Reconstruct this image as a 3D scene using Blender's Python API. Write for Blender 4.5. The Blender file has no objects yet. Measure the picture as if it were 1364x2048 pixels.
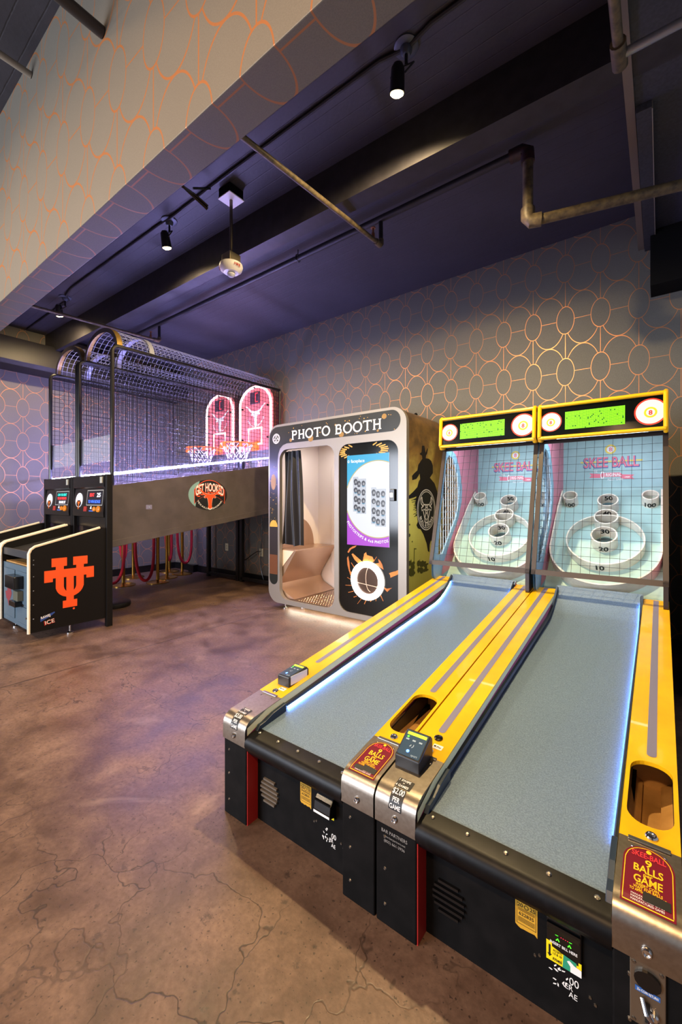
import bpy, math, random
from mathutils import Vector
random.seed(7)
PI = math.pi
S = bpy.context.scene
COL = S.collection

# ------------------------------------------------------------------ camera
FPX, CXP, HYP, CAMH = 842.0, 682.0, 1003.0, 1.2     # focal length, principal column, horizon row (1364x2048 frame)
YAW = math.atan2(640, 842)
cam_d = bpy.data.cameras.new('camera'); cam = bpy.data.objects.new('camera', cam_d); COL.objects.link(cam)
cam.location = (0, 0, CAMH); cam.rotation_euler = (PI/2, 0, YAW)
cam_d.sensor_fit = 'HORIZONTAL'; cam_d.sensor_width = 36.0; cam_d.lens = FPX/1364*36
cam_d.shift_y = -(1024-HYP)/1364; cam_d.clip_start = 0.02
S.camera = cam

# ------------------------------------------------------------------ world, exposure
S.view_settings.view_transform = 'Standard'; S.view_settings.look = 'None'
S.view_settings.exposure = 0.5; S.view_settings.gamma = 1.0; S.view_settings.use_curve_mapping = False
W = bpy.data.worlds.new('world'); S.world = W; W.use_nodes = True
W.node_tree.nodes['Background'].inputs[0].default_value = (0.75, 0.8, 0.95, 1)
W.node_tree.nodes['Background'].inputs[1].default_value = 0.27

def light(name, kind, loc, energy, color, target=None, **kw):
    d = bpy.data.lights.new(name, kind); d.energy = energy; d.color = color
    for k, v in kw.items(): setattr(d, k, v)
    o = bpy.data.objects.new(name, d); COL.objects.link(o); o.location = loc
    if target is not None:
        o.rotation_euler = (Vector(target)-Vector(loc)).to_track_quat('-Z', 'Y').to_euler()
    return o
WARM = (1.0, 0.76, 0.50)
# ceiling lamps of the hall in front of the games (behind the camera)
light('hall_lamp', 'SPOT', (-0.5, -1.3, 3.2), 230, (1.0, 0.62, 0.30), (-0.8, 0.5, 0), spot_size=2.4, spot_blend=0.8, shadow_soft_size=0.08)
light('hall_lamp', 'SPOT', (-3.4, -1.3, 3.2), 120, WARM, (-3.0, 0.6, 0.6), spot_size=2.4, spot_blend=0.8, shadow_soft_size=0.08)
light('hall_wash', 'POINT', (-2.2, -1.3, 3.28), 56, (1, 0.66, 0.36), shadow_soft_size=0.06)
light('hall_wash', 'POINT', (-5.2, -1.3, 3.28), 48, (1, 0.66, 0.36), shadow_soft_size=0.06)
# daylight from the street front, behind and to the left of the camera
light('street_daylight', 'AREA', (-4.5, -4.2, 1.5), 360, (0.82, 0.88, 1.0), (-3.5, 2, 1.0), shape='RECTANGLE', size=4.0, size_y=2.2)

# ------------------------------------------------------------------ materials
def lin(h):
    h = h.lstrip('#'); r = [int(h[i:i+2], 16)/255 for i in (0, 2, 4)]
    return tuple(c/12.92 if c <= .04045 else ((c+.055)/1.055)**2.4 for c in r)
MATS = {}
def mat(name, color='#808080', rough=.5, metal=0.0, emit=None, estr=0.0, trans=0.0, alpha=1.0, noise=None, coat=0.0, spec=.5):
    if name in MATS: return MATS[name]
    m = bpy.data.materials.new(name); m.use_nodes = True; MATS[name] = m
    nt = m.node_tree; b = nt.nodes['Principled BSDF']
    c = lin(color) if isinstance(color, str) else color
    b.inputs['Base Color'].default_value = (*c, 1); b.inputs['Roughness'].default_value = rough
    b.inputs['Metallic'].default_value = metal; b.inputs['Alpha'].default_value = alpha
    b.inputs['Transmission Weight'].default_value = trans; b.inputs['Coat Weight'].default_value = coat
    b.inputs['Specular IOR Level'].default_value = spec
    if emit:
        b.inputs['Emission Color'].default_value = (*lin(emit), 1); b.inputs['Emission Strength'].default_value = estr
    if noise:                                            # (scale, colour 2, bump, lo, hi)
        sc, c2, bump, lo, hi = noise
        N = nt.nodes; L = nt.links
        g = N.new('ShaderNodeNewGeometry'); n = N.new('ShaderNodeTexNoise'); n.inputs['Scale'].default_value = sc
        n.inputs['Detail'].default_value = 5; L.new(g.outputs['Position'], n.inputs['Vector'])
        mr = N.new('ShaderNodeMapRange'); mr.inputs[1].default_value = lo; mr.inputs[2].default_value = hi
        L.new(n.outputs['Fac'], mr.inputs[0])
        mx = N.new('ShaderNodeMix'); mx.data_type = 'RGBA'
        mx.inputs[6].default_value = (*c, 1); mx.inputs[7].default_value = (*lin(c2), 1)
        L.new(mr.outputs[0], mx.inputs[0]); L.new(mx.outputs[2], b.inputs['Base Color'])
        if bump:
            bp = N.new('ShaderNodeBump'); bp.inputs['Strength'].default_value = bump; bp.inputs['Distance'].default_value = .004
            L.new(n.outputs['Fac'], bp.inputs['Height']); L.new(bp.outputs[0], b.inputs['Normal'])
    return m

class NT:
    """small helper to chain math nodes"""
    def __init__(s, m): s.t = m.node_tree; s.N = s.t.nodes; s.L = s.t.links
    def val(s, i, v):
        if isinstance(v, (int, float)): i.default_value = v
        else: s.L.new(v, i)
    def m(s, op, a, b=None, c=None):
        n = s.N.new('ShaderNodeMath'); n.operation = op
        for k, v in enumerate((a, b, c)):
            if v is not None: s.val(n.inputs[k], v)
        return n.outputs[0]
    def pos(s):
        g = s.N.new('ShaderNodeNewGeometry'); x = s.N.new('ShaderNodeSeparateXYZ'); s.L.new(g.outputs['Position'], x.inputs[0])
        return g.outputs['Position'], x.outputs
    def noise(s, vec, scale, detail=4, rough=.5, dist=0):
        n = s.N.new('ShaderNodeTexNoise'); n.inputs['Scale'].default_value = scale; n.inputs['Detail'].default_value = detail
        n.inputs['Roughness'].default_value = rough; n.inputs['Distortion'].default_value = dist
        s.L.new(vec, n.inputs['Vector']); return n.outputs
    def rng(s, v, lo, hi, a=0, b=1):
        n = s.N.new('ShaderNodeMapRange'); s.val(n.inputs[0], v)
        for k, q in zip((1, 2, 3, 4), (lo, hi, a, b)): n.inputs[k].default_value = q
        return n.outputs[0]
    def mix(s, f, a, b):
        n = s.N.new('ShaderNodeMix'); n.data_type = 'RGBA'; s.val(n.inputs[0], f)
        for k, v in ((6, a), (7, b)):
            if isinstance(v, tuple): n.inputs[k].default_value = (*v, 1)
            else: s.L.new(v, n.inputs[k])
        return n.outputs[2]
    def bump(s, h, st, dist, to):
        n = s.N.new('ShaderNodeBump'); n.inputs['Strength'].default_value = st; n.inputs['Distance'].default_value = dist
        s.L.new(h, n.inputs['Height']); s.L.new(n.outputs[0], to)

def wallpaper(name, horiz, phase_h, phase_v, base='#5d5b57', line='#c08257', fold=None, w=.0072, metal=.5):
    """linked ovals print: pitch .2715 across, .467 up; horiz 0 = world x, 1 = world y; fold: v runs on over the soffit"""
    m = bpy.data.materials.new(name); m.use_nodes = True; n = NT(m); b = n.N['Principled BSDF']
    P, xyz = n.pos()
    h = n.m('DIVIDE', n.m('SUBTRACT', xyz[horiz], phase_h), .2715)
    vz = xyz[2]
    if fold is not None: vz = n.m('SUBTRACT', xyz[2], n.m('SUBTRACT', xyz[1], fold))
    v = n.m('DIVIDE', n.m('SUBTRACT', vz, phase_v), .467)
    x = n.m('SUBTRACT', n.m('FRACT', n.m('ADD', h, .5)), .5)
    y = n.m('SUBTRACT', n.m('FRACT', n.m('ADD', v, .5)), .5)
    ax = n.m('ABSOLUTE', x); ay = n.m('ABSOLUTE', y)
    r = n.m('SQRT', n.m('ADD', n.m('MULTIPLY', x, x), n.m('MULTIPLY', y, y)))
    outside = n.m('GREATER_THAN', r, .262)
    bx = n.m('SUBTRACT', ax, .5)
    rb = n.m('SQRT', n.m('ADD', n.m('MULTIPLY', bx, bx), n.m('MULTIPLY', y, y)))
    l_small = n.m('LESS_THAN', n.m('ABSOLUTE', n.m('SUBTRACT', r, .262)), w)
    l_big = n.m('MULTIPLY', n.m('LESS_THAN', n.m('ABSOLUTE', n.m('SUBTRACT', rb, .497)), w), outside)
    l_v = n.m('MULTIPLY', n.m('LESS_THAN', ax, w*1.1), outside)
    l_h = n.m('MULTIPLY', n.m('LESS_THAN', ay, w*.6), outside)
    ln = n.m('MAXIMUM', n.m('MAXIMUM', l_small, l_big), n.m('MAXIMUM', l_v, l_h))
    fine = n.noise(P, 260, 2)[0]; big = n.noise(P, 1.3, 3)[0]
    bc = n.mix(n.rng(fine, .35, .65), lin(base), tuple(q*1.22 for q in lin(base)))
    bc = n.mix(n.rng(big, .3, .75, 0, .3), bc, tuple(q*.75 for q in lin(base)))
    n.L.new(n.mix(ln, bc, lin(line)), b.inputs['Base Color'])
    n.val(b.inputs['Metallic'], n.m('MULTIPLY', ln, metal)); n.val(b.inputs['Roughness'], n.rng(ln, 0, 1, .6, .4))
    n.bump(fine, .12, .001, b.inputs['Normal'])
    return m

def floor_material():
    m = bpy.data.materials.new('stained_concrete'); m.use_nodes = True; n = NT(m); b = n.N['Principled BSDF']
    P, xyz = n.pos()
    a = n.noise(P, .9, 6, .6, .4)[0]; c = n.noise(P, 4.5, 6, .65, .3)[0]; f = n.noise(P, 60, 4, .6)[0]; sp = n.noise(P, 26, 3, .5)[0]
    col = n.mix(n.rng(a, .32, .68), lin('#70574a'), lin('#4a382e'))
    col = n.mix(n.rng(c, .42, .72, 0, .75), col, lin('#8a6f5e'))
    col = n.mix(n.rng(c, .44, .28, 0, .5), col, lin('#33261f'))
    col = n.mix(n.rng(f, .35, .7, 0, .4), col, lin('#3a2a20'))
    col = n.mix(n.rng(sp, .66, .72, 0, .6), col, lin('#2a2120'))
    pit = n.noise(P, 95, 2, .4)[0]; col = n.mix(n.rng(pit, .66, .70, 0, .7), col, lin('#211917'))
    pit2 = n.noise(P, 14, 5, .7)[0]; col = n.mix(n.rng(pit2, .62, .68, 0, .6), col, lin('#2b2322'))
    pale = n.noise(P, 1.7, 4, .6, 1.2)[0]
    col = n.mix(n.rng(pale, .62, .72, 0, .35), col, lin('#a38c7c'))
    # cracks
    w = n.noise(P, 3.5, 4)[1]
    vm = n.N.new('ShaderNodeVectorMath'); vm.operation = 'MULTIPLY_ADD'; n.L.new(w, vm.inputs[0]); vm.inputs[1].default_value = (.5, .5, .5); n.L.new(P, vm.inputs[2])
    vo = n.N.new('ShaderNodeTexVoronoi'); vo.feature = 'DISTANCE_TO_EDGE'; vo.inputs['Scale'].default_value = 2.9; n.L.new(vm.outputs[0], vo.inputs['Vector'])
    crack = n.m('MULTIPLY', n.rng(vo.outputs['Distance'], .003, .011, 1, 0), n.rng(n.noise(P, 1.1, 2)[0], .45, .6))
    # saw-cut joint
    j = n.rng(n.m('ABSOLUTE', n.m('ADD', xyz[0], n.m('ADD', 3.385, n.m('MULTIPLY', n.m('SUBTRACT', c, .5), .012)))), .004, .008, 1, 0)
    lines = n.m('MAXIMUM', n.m('MULTIPLY', crack, .75), n.m('MULTIPLY', j, .8))
    col = n.mix(lines, col, lin('#1c1512'))
    n.L.new(col, b.inputs['Base Color'])
    n.val(b.inputs['Roughness'], n.m('ADD', n.rng(c, .3, .7, .30, .48), n.m('MULTIPLY', n.rng(f, .3, .7), .12)))
    b.inputs['Specular IOR Level'].default_value = .5
    n.bump(n.m('SUBTRACT', n.m('ADD', n.m('MULTIPLY', f, .5), n.m('MULTIPLY', sp, .5)), n.m('MULTIPLY', lines, .8)), .22, .004, b.inputs['Normal'])
    return m

def slab_material(name, base):
    m = bpy.data.materials.new(name); m.use_nodes = True; n = NT(m); b = n.N['Principled BSDF']
    P, xyz = n.pos()
    a = n.noise(P, 3, 6, .65)[0]; f = n.noise(P, 40, 4)[0]
    yy = n.m('DIVIDE', n.m('ADD', xyz[1], n.m('MULTIPLY', a, .012)), .095)
    fr = n.m('ABSOLUTE', n.m('SUBTRACT', n.m('FRACT', yy), .5))
    seam = n.rng(fr, .455, .49)
    col = n.mix(n.rng(a, .3, .7), lin(base), tuple(q*.72 for q in lin(base)))
    col = n.mix(n.m('MULTIPLY', seam, n.rng(f, .4, .6, .1, .9)), col, tuple(q*.4 for q in lin(base)))
    n.L.new(col, b.inputs['Base Color']); b.inputs['Roughness'].default_value = .55
    n.bump(n.m('ADD', n.m('MULTIPLY', n.m('SUBTRACT', 1, seam), .6), n.m('MULTIPLY', f, .5)), .35, .006, b.inputs['Normal'])
    return m

M_black = mat('black_paint', '#0a0a0b', .7, noise=(18, '#121112', .1, .4, .7), spec=.12)
M_blackgloss = mat('black_gloss', '#0b0b0d', .22)
M_tubeblack = mat('black_tube', '#100f10', .35)
M_steel = mat('brushed_steel', '#a59c90', .32, 1.0, noise=(90, '#968d82', .04, .3, .7))
M_chrome = mat('chrome', '#d8d8da', .15, 1.0)
M_yellow = mat('yellow_laminate', '#ecb812', .25, noise=(6, '#e3aa10', 0, .4, .7), coat=.4)
M_yellowedge = mat('pale_yellow_edge', '#e8d873', .35)
M_yellowtube = mat('yellow_trim', '#f0b80a', .3, coat=.3)
M_white = mat('white_plastic', '#e4e2de', .4)
M_whiteprint = mat('white_print', '#ededed', .5)
M_cream = mat('cream_edge_moulding', '#d9cdb8', .45)
M_blackprint = mat('black_print', '#0a0a0b', .5)
M_red = mat('red_paint', '#a8221f', .45)
M_maroon = mat('maroon_paint', '#a8355a', .4)
M_orange = mat('burnt_orange_print', '#f2551c', .5)
M_gold = mat('gold_print', '#c7963c', .4)
M_wood = mat('plywood', '#b98d52', .5, noise=(12, '#9c723c', 0, .35, .65))
M_lane = mat('lane_cork', '#688098', .5, noise=(240, '#536981', .25, .35, .65))
M_tape = mat('silver_tape', '#8d8ba6', .35, .4)
M_pipe = mat('pipe_bronze', '#6d5f45', .5, .1, noise=(30, '#3d3630', .2, .35, .7))
M_pipedark = mat('pipe_dark', '#1d1c22', .5)
M_dark = mat('dark_recess', '#08080a', .7)
M_screwm = mat('screw_metal', '#8d8a86', .3, 1.0)

# ------------------------------------------------------------------ geometry helpers
class G:
    def __init__(s): s.v = []; s.f = []; s.mi = []; s.k = 0
    def add(s, vs, fs, mi=0):
        o = len(s.v); s.v += [tuple(p) for p in vs]; s.f += [tuple(i+o for i in f) for f in fs]; s.mi += [mi]*len(fs); return s
    def box(s, x0, x1, y0, y1, z0, z1, mi=0):
        vs = [(x, y, z) for z in (z0, z1) for y in (y0, y1) for x in (x0, x1)]
        return s.add(vs, [(0, 2, 3, 1), (4, 5, 7, 6), (0, 1, 5, 4), (2, 6, 7, 3), (0, 4, 6, 2), (1, 3, 7, 5)], mi)
    def prism(s, poly, fn, d0, d1, mi=0, caps=True, msides=None):
        n = len(poly); vs = [fn(a, b, d0) for a, b in poly]+[fn(a, b, d1) for a, b in poly]
        fs = [(i, (i+1) % n, n+(i+1) % n, n+i) for i in range(n)]
        s.add(vs, fs, mi if msides is None else msides)
        if caps: o = len(s.v)-2*n; s.f += [tuple(range(o+n-1, o-1, -1)), tuple(range(o+n, o+2*n))]; s.mi += [mi, mi]
        return s
    def tube(s, pts, r, n=8, closed=False, mi=0, caps=True):
        pts = [Vector(p) for p in pts]; k = len(pts); rs = r if isinstance(r, (list, tuple)) else [r]*k
        tang = []
        for i in range(k):
            a = pts[(i-1) % k] if (closed or i > 0) else pts[i]; b = pts[(i+1) % k] if (closed or i < k-1) else pts[i]
            tang.append((b-a).normalized())
        t0 = tang[0]; up = Vector((0, 0, 1)) if abs(t0.z) < .9 else Vector((1, 0, 0))
        nrm = (up-t0*up.dot(t0)).normalized(); vs = []
        for i in range(k):
            t = tang[i]; nrm = (nrm-t*nrm.dot(t)).normalized(); bi = t.cross(nrm)
            for j in range(n):
                q = 2*PI*(j+.5)/n; vs.append(pts[i]+(nrm*math.cos(q)+bi*math.sin(q))*rs[i])
        fs = []
        for i in range(k if closed else k-1):
            a = i*n; b = ((i+1) % k)*n
            fs += [(a+j, a+(j+1) % n, b+(j+1) % n, b+j) for j in range(n)]
        if caps and not closed: fs += [tuple(range(n-1, -1, -1)), tuple(range((k-1)*n, k*n))]
        return s.add(vs, fs, mi)
    def lathe(s, prof, c, ax=(0, 0, 1), n=24, mi=0):
        ax = Vector(ax).normalized(); u = ax.orthogonal().normalized(); w = ax.cross(u); c = Vector(c); vs = []
        for r, h in prof:
            for j in range(n):
                q = 2*PI*j/n; vs.append(c+ax*h+(u*math.cos(q)+w*math.sin(q))*r)
        fs = []
        for i in range(len(prof)-1):
            fs += [(i*n+j, i*n+(j+1) % n, (i+1)*n+(j+1) % n, (i+1)*n+j) for j in range(n)]
        fs += [tuple(range(n-1, -1, -1)), tuple(range((len(prof)-1)*n, len(prof)*n))]
        return s.add(vs, fs, mi)
    def flat(s, m2, fn, mi=0, h=0.0):
        s.k += 1; h += 1.2e-5*(s.k % 24)
        return s.add([fn(a, b, h) for a, b in m2[0]], m2[1], mi)
    def stroke(s, pts, w, fn, closed=False, mi=0, h=0.0):
        return s.flat(stroke2(pts, w, closed), fn, mi, h)
    def wire(s, a, b, r=.0016, mi=0):
        return s.tube([a, b], r, 4, mi=mi, caps=False)

def world_loc(o):
    l = Vector((0, 0, 0))
    while o is not None: l += o.location; o = o.parent
    return l
def obj(name, g, mats, parent=None, smooth=False, bev=0, kind=None, label=None):
    if not isinstance(mats, (list, tuple)): mats = [mats]
    while parent is not None and parent.parent is not None and parent.parent.parent is not None: parent = parent.parent   # thing > part > sub-part, no deeper
    base = world_loc(parent)
    me = bpy.data.meshes.new(name)
    me.from_pydata([(x-base.x, y-base.y, z-base.z) for x, y, z in g.v], [], g.f)
    for m in mats: me.materials.append(m)
    me.polygons.foreach_set('material_index', g.mi)
    if smooth:
        me.polygons.foreach_set('use_smooth', [True]*len(me.polygons)); me.set_sharp_from_angle(angle=math.radians(38))
    me.update()
    o = bpy.data.objects.new(name, me); COL.objects.link(o); o.parent = parent
    if bev:
        b = o.modifiers.new('bevel', 'BEVEL'); b.width = bev; b.segments = 2; b.limit_method = 'ANGLE'; b.angle_limit = math.radians(50)
    if kind: o['kind'] = kind
    if label: o['label'] = label
    return o
def recentre(o):
    """move a top-level mesh's origin to the middle of its base"""
    co = [v.co.copy() for v in o.data.vertices]
    c = Vector(((min(p.x for p in co)+max(p.x for p in co))/2, (min(p.y for p in co)+max(p.y for p in co))/2, min(p.z for p in co)))
    for v in o.data.vertices: v.co -= c
    o.location += c
    return o
def thing(name, label, cat, loc, group=None):
    o = bpy.data.objects.new(name, None); COL.objects.link(o); o.location = loc; o.empty_display_size = .1
    return tag(o, label, cat, group)
def tag(o, label, cat, group=None):
    o['label'] = label; o['category'] = cat
    if group: o['group'] = group
    return o
def struct(name, g, mats, label, **k):
    o = obj(name, g, mats, kind='structure', **k); o['label'] = label; return o

# 2-D shapes: (verts2d, faces)
def _curve_mesh(cu):
    o = bpy.data.objects.new('tmp', cu); COL.objects.link(o)
    dg = bpy.context.evaluated_depsgraph_get(); dg.update()
    me = bpy.data.meshes.new_from_object(o.evaluated_get(dg))
    r = ([(v.co.x, v.co.y) for v in me.vertices], [tuple(p.vertices) for p in me.polygons])
    bpy.data.objects.remove(o); bpy.data.curves.remove(cu); bpy.data.meshes.remove(me)
    return r
_tc = {}
def text2(s, size=1.0, bold=0.0, width=None, align='CENTER', height=None):
    """text outline centred at x = 0 with its baseline at 0; width squeezes it, size is about the cap height / .7"""
    k = (s, bold)
    if k not in _tc:
        cu = bpy.data.curves.new('tmp', 'FONT'); cu.body = s; cu.size = 1.0; cu.offset = bold; cu.resolution_u = 3; cu.fill_mode = 'FRONT'
        _tc[k] = _curve_mesh(cu)
    vs, fs = _tc[k]
    x0 = min(v[0] for v in vs); x1 = max(v[0] for v in vs); y0 = min(v[1] for v in vs); y1 = max(v[1] for v in vs)
    sy = size if height is None else height/(y1-y0)
    sx = sy if width is None else width/(x1-x0)
    off = (x0+x1)/2 if align == 'CENTER' else x0
    return [((a-off)*sx, b*sy) for a, b in vs], fs
def arc_text(s, R, a0, a1, h, bold=.02, inward=False, cx=0, cy=0):
    """letters along a circle from angle a0 to a1 (radians); inward: heads point to the centre"""
    out_v, out_f = [], []
    ws = []
    for ch in s: ws.append(.35 if ch == ' ' else (max(v[0] for v in text2(ch, 1, bold)[0])*2+.12))
    tot = sum(ws); pos = 0
    for ch, w in zip(s, ws):
        q = a0+(a1-a0)*(pos+w/2)/tot; pos += w
        if ch == ' ': continue
        vs, fs = text2(ch, 1, bold); y0 = 0
        sx = abs(a1-a0)*R/tot; sy = h/.72
        o = len(out_v)
        for a, b in vs:
            rr = R-b*sy if inward else R+b*sy
            tx, ty = (-math.sin(q), math.cos(q)); 
            if not inward: tx, ty = -tx, -ty
            out_v.append((cx+rr*math.cos(q)+tx*a*sx, cy+rr*math.sin(q)+ty*a*sx))
        out_f += [tuple(i+o for i in f) for f in fs]
    return out_v, out_f
def fill2(loops):
    cu = bpy.data.curves.new('tmp', 'CURVE'); cu.dimensions = '2D'; cu.fill_mode = 'BOTH'
    for lp in loops:
        sp = cu.splines.new('POLY'); sp.points.add(len(lp)-1); sp.use_cyclic_u = True
        for p, (a, b) in zip(sp.points, lp): p.co = (a, b, 0, 1)
    return _curve_mesh(cu)
def poly2(p): return (list(p), [tuple(range(len(p)))])
def ell(cx, cy, rx, ry=None, n=32, a0=0, a1=2*PI):
    ry = rx if ry is None else ry
    full = abs(a1-a0-2*PI) < 1e-6; k = n if full else n+1
    return [(cx+rx*math.cos(a0+(a1-a0)*i/n), cy+ry*math.sin(a0+(a1-a0)*i/n)) for i in range(k)]
def rrect(x0, x1, y0, y1, r, n=6):
    rs = r if isinstance(r, (tuple, list)) else [r]*4          # corners: bl, br, tr, tl
    out = []
    for (cx, cy, q), rr in zip(((x0, y0, PI), (x1, y0, 1.5*PI), (x1, y1, 0), (x0, y1, .5*PI)), rs):
        ox = cx+rr if cx == x0 else cx-rr; oy = cy+rr if cy == y0 else cy-rr
        out += [(ox+rr*math.cos(q+.5*PI*i/n), oy+rr*math.sin(q+.5*PI*i/n)) for i in range(n+1)] if rr > 0 else [(cx, cy)]
    return out
def ring2(o, i):
    n = len(o); return (list(o)+list(i), [(k, (k+1) % n, n+(k+1) % n, n+k) for k in range(n)])
def stroke2(pts, w, closed=False):
    k = len(pts); L, R_ = [], []
    for i in range(k):
        a = pts[(i-1) % k] if (closed or i > 0) else pts[i]; b = pts[(i+1) % k] if (closed or i < k-1) else pts[i]
        dx, dy = b[0]-a[0], b[1]-a[1]; l = math.hypot(dx, dy) or 1; nx, ny = -dy/l*w/2, dx/l*w/2
        L.append((pts[i][0]+nx, pts[i][1]+ny)); R_.append((pts[i][0]-nx, pts[i][1]-ny))
    fs = [(i, k+i, k+(i+1) % k, (i+1) % k) for i in range(k if closed else k-1)]
    return L+R_, fs
def xf(m2, sx=1, sy=None, ox=0, oy=0, rot=0):
    sy = sx if sy is None else sy; c, s_ = math.cos(rot), math.sin(rot)
    return [(ox+(a*sx*c-b*sy*s_), oy+(a*sx*s_+b*sy*c)) for a, b in m2[0]], m2[1]
def xp(p, sx=1, sy=None, ox=0, oy=0, rot=0): return xf((p, []), sx, sy, ox, oy, rot)[0]
def mirror_half(h): return list(h)+[(-a, b) for a, b in reversed(h) if abs(a) > 1e-6]
LONGHORN = mirror_half([(0, .10), (.13, .11), (.20, .13), (.30, .22), (.38, .31), (.50, .36), (.52, .40), (.40, .38), (.30, .31), (.20, .22)][:1]
    + [(.12, .12), (.20, .14), (.29, .23), (.38, .31), (.5, .37), (.5, .335), (.40, .26), (.32, .16), (.22, .06), (.15, .03), (.21, .02), (.24, -.03), (.19, -.06), (.12, -.04), (.095, -.1), (.07, -.26), (.065, -.36), (.085, -.42), (.06, -.48), (0, -.5)])
# plane maps: (a, b, h) -> world; h lifts off the surface towards the viewer
def onY(Y0): return lambda a, b, h: (a, Y0-h, b)                 # faces -y; a = x, b = z
def onX(X0): return lambda a, b, h: (X0+h, a, b)                 # faces +x; a = y, b = z
def onZ(Z0): return lambda a, b, h: (a, b, Z0+h)
# pixel of the 1364x2048 photograph -> point on a known plane of the place
_c, _s = math.cos(YAW), math.sin(YAW)
def ray(px, py):
    u = (px-CXP)/FPX; return -_s+_c*u, _c+_s*u, (HYP-py)/FPX
def pixY(px, py, Y0):
    x, y, w = ray(px, py); t = Y0/y; return x*t, CAMH+w*t        # (x, z) on the plane y = Y0
def pixX(px, py, X0):
    x, y, w = ray(px, py); t = X0/x; return y*t, CAMH+w*t        # (y, z) on the plane x = X0

# ------------------------------------------------------------------ the room
WALLY, WALLX, CEIL = 4.26, -7.0, 3.57
M_wall_b = wallpaper('wallpaper_back', 0, -.146, 2.838)
M_wall_l = wallpaper('wallpaper_side', 1, 1.967, 2.49)
M_wall_h = wallpaper('wallpaper_bulkhead_lit', 0, -.894, 2.40, base='#5f594f', line='#966038', fold=.788, w=.0105, metal=.15)  # same paper as the walls; line and base colours shifted to imitate its lighting
M_slab = slab_material('board_formed_slab', '#3b3a43')
M_beam = mat('dark_beam_paint', '#2c2a31', .5, noise=(14, '#201f25', .25, .35, .7))
M_soffit = mat('grey_soffit_paint', '#3a3d46', .6, noise=(60, '#30323a', .15, .35, .65))
M_base = mat('black_baseboard', '#0d0d0f', .35)
struct('floor', G().box(-7.1, 2.5, -5, 4.4, -.1, 0), floor_material(), 'brown stained polished concrete floor with cracks')
struct('wall_back', G().box(-7.1, 2.5, WALLY, WALLY+.12, 0, 3.8), M_wall_b, 'dark wallpapered wall with copper linked ovals behind the games')
struct('wall_left', G().box(WALLX-.12, WALLX, -5, WALLY, 0, 3.8), M_wall_l, 'far wallpapered wall with copper linked ovals')
struct('ceiling', G().box(-7.1, 2.5, -5, 4.4, CEIL, CEIL+.15), M_slab, 'dark painted board-formed concrete ceiling')
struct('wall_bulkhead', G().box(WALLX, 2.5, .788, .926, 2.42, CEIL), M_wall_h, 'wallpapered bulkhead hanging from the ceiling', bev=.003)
g = G(); vs = []
for x, ya, yb in ((-7.0, 2.23, 2.275), (1.2, 2.385, 2.56)): vs += [(x, ya, 3.28), (x, yb, 3.28), (x, yb+.02, CEIL), (x, ya, CEIL)]
g.add(vs, [(0, 1, 2, 3), (7, 6, 5, 4), (0, 4, 5, 1), (1, 5, 6, 2), (3, 7, 4, 0)])
struct('ceiling_beam', g, M_beam, 'dark concrete ceiling beam running behind the spotlights')
struct('light_cut_beam', G().box(-7, 2.5, -.95, -.75, 3.25, CEIL), M_beam, 'added unseen beam that cuts the lamp light on the bulkhead')  # unseen beam, added to shade the top of the bulkhead from the hall lamps
g = G().box(-.13, 1.6, .93, WALLY, 3.285, CEIL)
o = struct('ceiling_soffit', g, M_soffit, 'dark grey boxed soffit above the right-hand alley')
obj('edge_strip', G().box(-.15, -.11, .93, WALLY, 3.272, 3.40), mat('pale_edge_strip', '#6f6558', .6), o)  # strip in a paler colour than the soffit
obj('cover_plate', G().box(-.106, -.038, 2.71, 4.25, 3.245, 3.285, 0), [M_soffit], o, bev=.002)
obj('plate_edge', G().box(-.0385, -.034, 2.72, 4.2, 3.243, 3.29), mat('pale_plate_edge', '#8f8a80', .5), o)  # narrow edge in a paler colour than the plate
obj('corbel', G().box(-.066, 1.6, 4.02, WALLY, 2.86, 3.285), mat('corbel_black', '#060607', .7, spec=.15), o, bev=.004)
struct('wall_right', G().box(.135, 1.6, 3.3, WALLY, 0, 3.285), mat('side_wall_paint', '#8f9299', .6), 'pale end wall beside the right-hand alley')
g = G().prism([(0, 0), (.36, 0), (.40, .05), (.40, .24), (.34, .36), (.2, .385), (0, .385)], lambda a, b, h: (WALLX+a, h, 2.965+b), -5, WALLY)
struct('ceiling_duct', g, mat('duct_paint', '#161414', .55, noise=(9, '#121010', .1, .3, .7)), 'dark rounded duct along the top of the far wall', smooth=True)
struct('baseboard_back', G().box(WALLX, .13, WALLY-.02, WALLY, 0, .11).box(-6.45, -6.3, WALLY-.1, WALLY, 0, .12), M_base, 'black baseboard along the wallpapered wall')
struct('baseboard_left', G().box(WALLX, WALLX+.02, -5, WALLY-.02, 0, .11), M_base, 'black baseboard along the far wall')

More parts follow.
